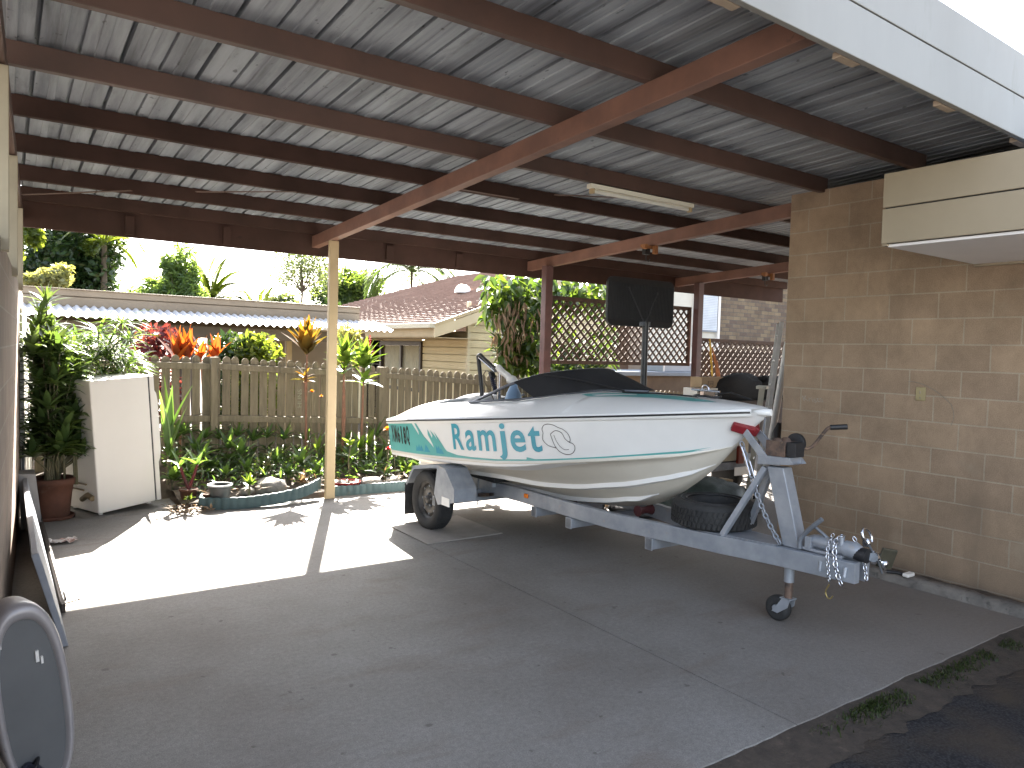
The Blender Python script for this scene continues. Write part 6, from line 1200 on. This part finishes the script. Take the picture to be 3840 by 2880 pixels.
b = MB(); b.box((-hx, -.10, hz-.02), (hx, .12, hz)); b.box((-hx, -.10, 0), (-hx+.02, .12, hz-.02)); b.box((hx-.02, -.10, 0), (hx, .12, hz-.02)); b.box((-hx+.02, .10, 0), (hx-.02, .12, hz-.02)); b.build('frame', MAT['white'], cr, bevel=.003)
b = MB(); b.lathe([(.001, 0), (.03, 0), (.032, .07), (.02, .09), (.001, .09)], (-.02, -.05, .002), 14); b.build('jar', MAT['galv'], cr)
cb_ = thing('cardboard_carton', 'tan cardboard carton with black square logo on top of the crate', 'carton', ((v0.x+v1.x)/2, 6.08, v1.z)); hx = (v1.x-v0.x)/2; hz = v0.z-v1.z
b = MB(); b.box((-hx, -.02, .001), (hx+.18, .16, hz)); b.build('box', MAT['cardboard'], cb_, bevel=.003)
b = MB(); zc_ = hz*.34
for a in ((-.3, -.28, .1, .62), (.28, .3, .1, .62), (-.3, .3, .6, .63), (-.3, .3, .44, .47), (-.1, -.08, .12, .34), (-.08, .3, .33, .37), (.1, .3, .12, .16)): b.box((hx*(a[0]+.05), -.0225, hz*a[2]), (hx*(a[1]+.05), -.0205, hz*a[3]))
b.build('printed_logo', MAT['ink'], cb_)
lump('black_bag', 'large black bag heaped on the bench behind the deck anchor', (7.78, 6.12, 1.062), (.66, .13, .22), MAT['blackcloth'], 'bag', 3)
lump('black_bag', 'smaller black bag heaped on the bench near the ladder', (8.6, 6.10, 1.062), (.6, .12, .21), MAT['blackcloth'], 'bag', 5)
lump('tarpaulin', 'dark green tarpaulin heaped on the floor behind the drawbar', (5.98, 5.10, 0), (.62, .34, .22), M('green_tarp', (.035, .055, .05), (.02, .032, .03), 8, .6, bump=.4), 'tarpaulin', 8)
for nm, lab, c, s_ in (('cardboard_box', 'brown cardboard box on the floor beside the step ladder', (6.50, 5.28, 0), (.13, .08, .26)), ('cardboard_box', 'low brown cardboard box beyond the far trailer rail', (5.35, 5.62, 0), (.14, .1, .16))):
    t = thing(nm, lab, 'box', c); b = MB(); b.box((-s_[0], -s_[1], .002), (s_[0], s_[1], s_[2])); b.build('carton', MAT['cardboard'], t, bevel=.003); b = MB(); b.box((-s_[0]-.001, -.02, s_[2]), (s_[0]+.001, .02, s_[2]+.0015)); b.build('tape', M('tape', (.5, .4, .25), None, 3, .4), t)
t = thing('dark_crate', 'dark grey crate on the floor beyond the far trailer rail', 'crate', (5.0, 5.75, 0)); b = MB(); b.box((-.2, -.1, .002), (.16, .1, .20)); b.build('tub', M('dark_grey_plastic', (.05, .055, .065), None, 4, .5), t, bevel=.01); b = MB(); b.box((-.21, -.11, .19), (.17, .11, .21)); b.build('lid', MAT['black'], t, bevel=.004)
yb = at_y(c4(1150, 1190), 7.35); yt = at_y(c4(1165, 870), 7.35)
t = thing('broom', 'yellow handled broom leaning on the lower lattice', 'broom', (yb.x, 7.30, 0)); b = MB(); b.tube([(-.02, -.06, .12), (yt.x-yb.x, .20, yt.z-.02)], .014, 8); b.build('handle', M('yellow_paint', (.65, .40, .03), (.55, .33, .03), 6, .4), t); b = MB(); b.box((-.16, -.10, 0), (.12, -.03, .12)); b.build('bristle_head', MAT['orange_wood'], t)
t = thing('fishing_rods', 'bundle of thin orange rods leaning on the lower lattice by the ladders', 'rods', (9.2, 7.35, 0)); b = MB()
for k in range(3): b.tube([(.05*k, -.1, 0), (-.25+.06*k, .16, 1.75-.1*k)], .010, 6)
b.build('rod', MAT['orange_wood'], t)
pf = thing('dark_backdrop', 'added dark slatted backdrop for the dim interior behind the lower lattice', 'fence', (10.2, 8.25, -.3))  # added slats standing in for the dark carport interior beyond the lattice
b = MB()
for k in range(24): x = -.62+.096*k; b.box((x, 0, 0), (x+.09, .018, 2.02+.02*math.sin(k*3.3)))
b.build('backdrop_slats', M('dark_backdrop_slats', (.06, .042, .032), (.04, .03, .024), 6, .85, stretch=(5, 5, .6)), pf)
b = MB(); b.box((-.62, .019, .4), (1.71, .06, .48)); b.build('rail', MAT['maroon_dark'], pf); b = MB(); b.box((-.62, .019, 1.6), (1.71, .06, 1.68)); b.build('rail', MAT['maroon_dark'], pf)  # rails of the added backdrop
t = thing('shrub', 'dark green shrub behind the left half of the taller lattice', 'bush', (7.0, 8.4, -.1)); b = MB(); leafcloud(b, (0, 0, 1.0), (.75, .3, .95), 1900, .13, bedr, 2.6); s_ = MB(); s_.tube([(0, 0, 0), (.1, .05, 1.3)], .02, 6); s_.build('stem', MAT['stem'], t); b.build('leaves', LF['dark'], t, fix=False)
# ------------------------------------------------------------------ light
EL = R_(38.4); AZ = math.atan2(.397, .918)
S = Vector((math.sin(AZ)*math.cos(EL), math.cos(AZ)*math.cos(EL), math.sin(EL)))
sun = bpy.data.lights.new('sun', 'SUN'); sun.energy = 5.0; sun.angle = R_(.53); sun.color = (1.0, .94, .84)
so = bpy.data.objects.new('sun', sun); COL.objects.link(so); so.rotation_euler = S.to_track_quat('Z', 'Y').to_euler(); so.location = (0, 0, 30)
w = bpy.data.worlds.new('World'); sc.world = w; w.use_nodes = True; nt = w.node_tree; bg = nt.nodes['Background']
sk_ = nt.nodes.new('ShaderNodeTexSky'); sk_.sky_type = 'NISHITA'; sk_.sun_disc = False; sk_.sun_elevation = EL; sk_.sun_rotation = AZ; sk_.air_density = 1.0; sk_.dust_density = 2.0; sk_.ozone_density = 1.0
hs_ = nt.nodes.new('ShaderNodeHueSaturation'); hs_.inputs['Saturation'].default_value = .55; nt.links.new(sk_.outputs[0], hs_.inputs['Color']); nt.links.new(hs_.outputs[0], bg.inputs[0]); bg.inputs[1].default_value = .07
vs_ = sc.view_settings; vs_.view_transform = 'Standard'; vs_.look = 'None'; vs_.exposure = 3.5; vs_.gamma = 1; vs_.use_curve_mapping = False
sc.render.engine = 'CYCLES'; cy_ = sc.cycles; cy_.use_denoising = True; cy_.max_bounces = 8; cy_.diffuse_bounces = 5; cy_.glossy_bounces = 4; cy_.transmission_bounces = 6; cy_.transparent_max_bounces = 8; cy_.sample_clamp_indirect = 6
try: cy_.denoiser = 'OPENIMAGEDENOISE'
except Exception: pass
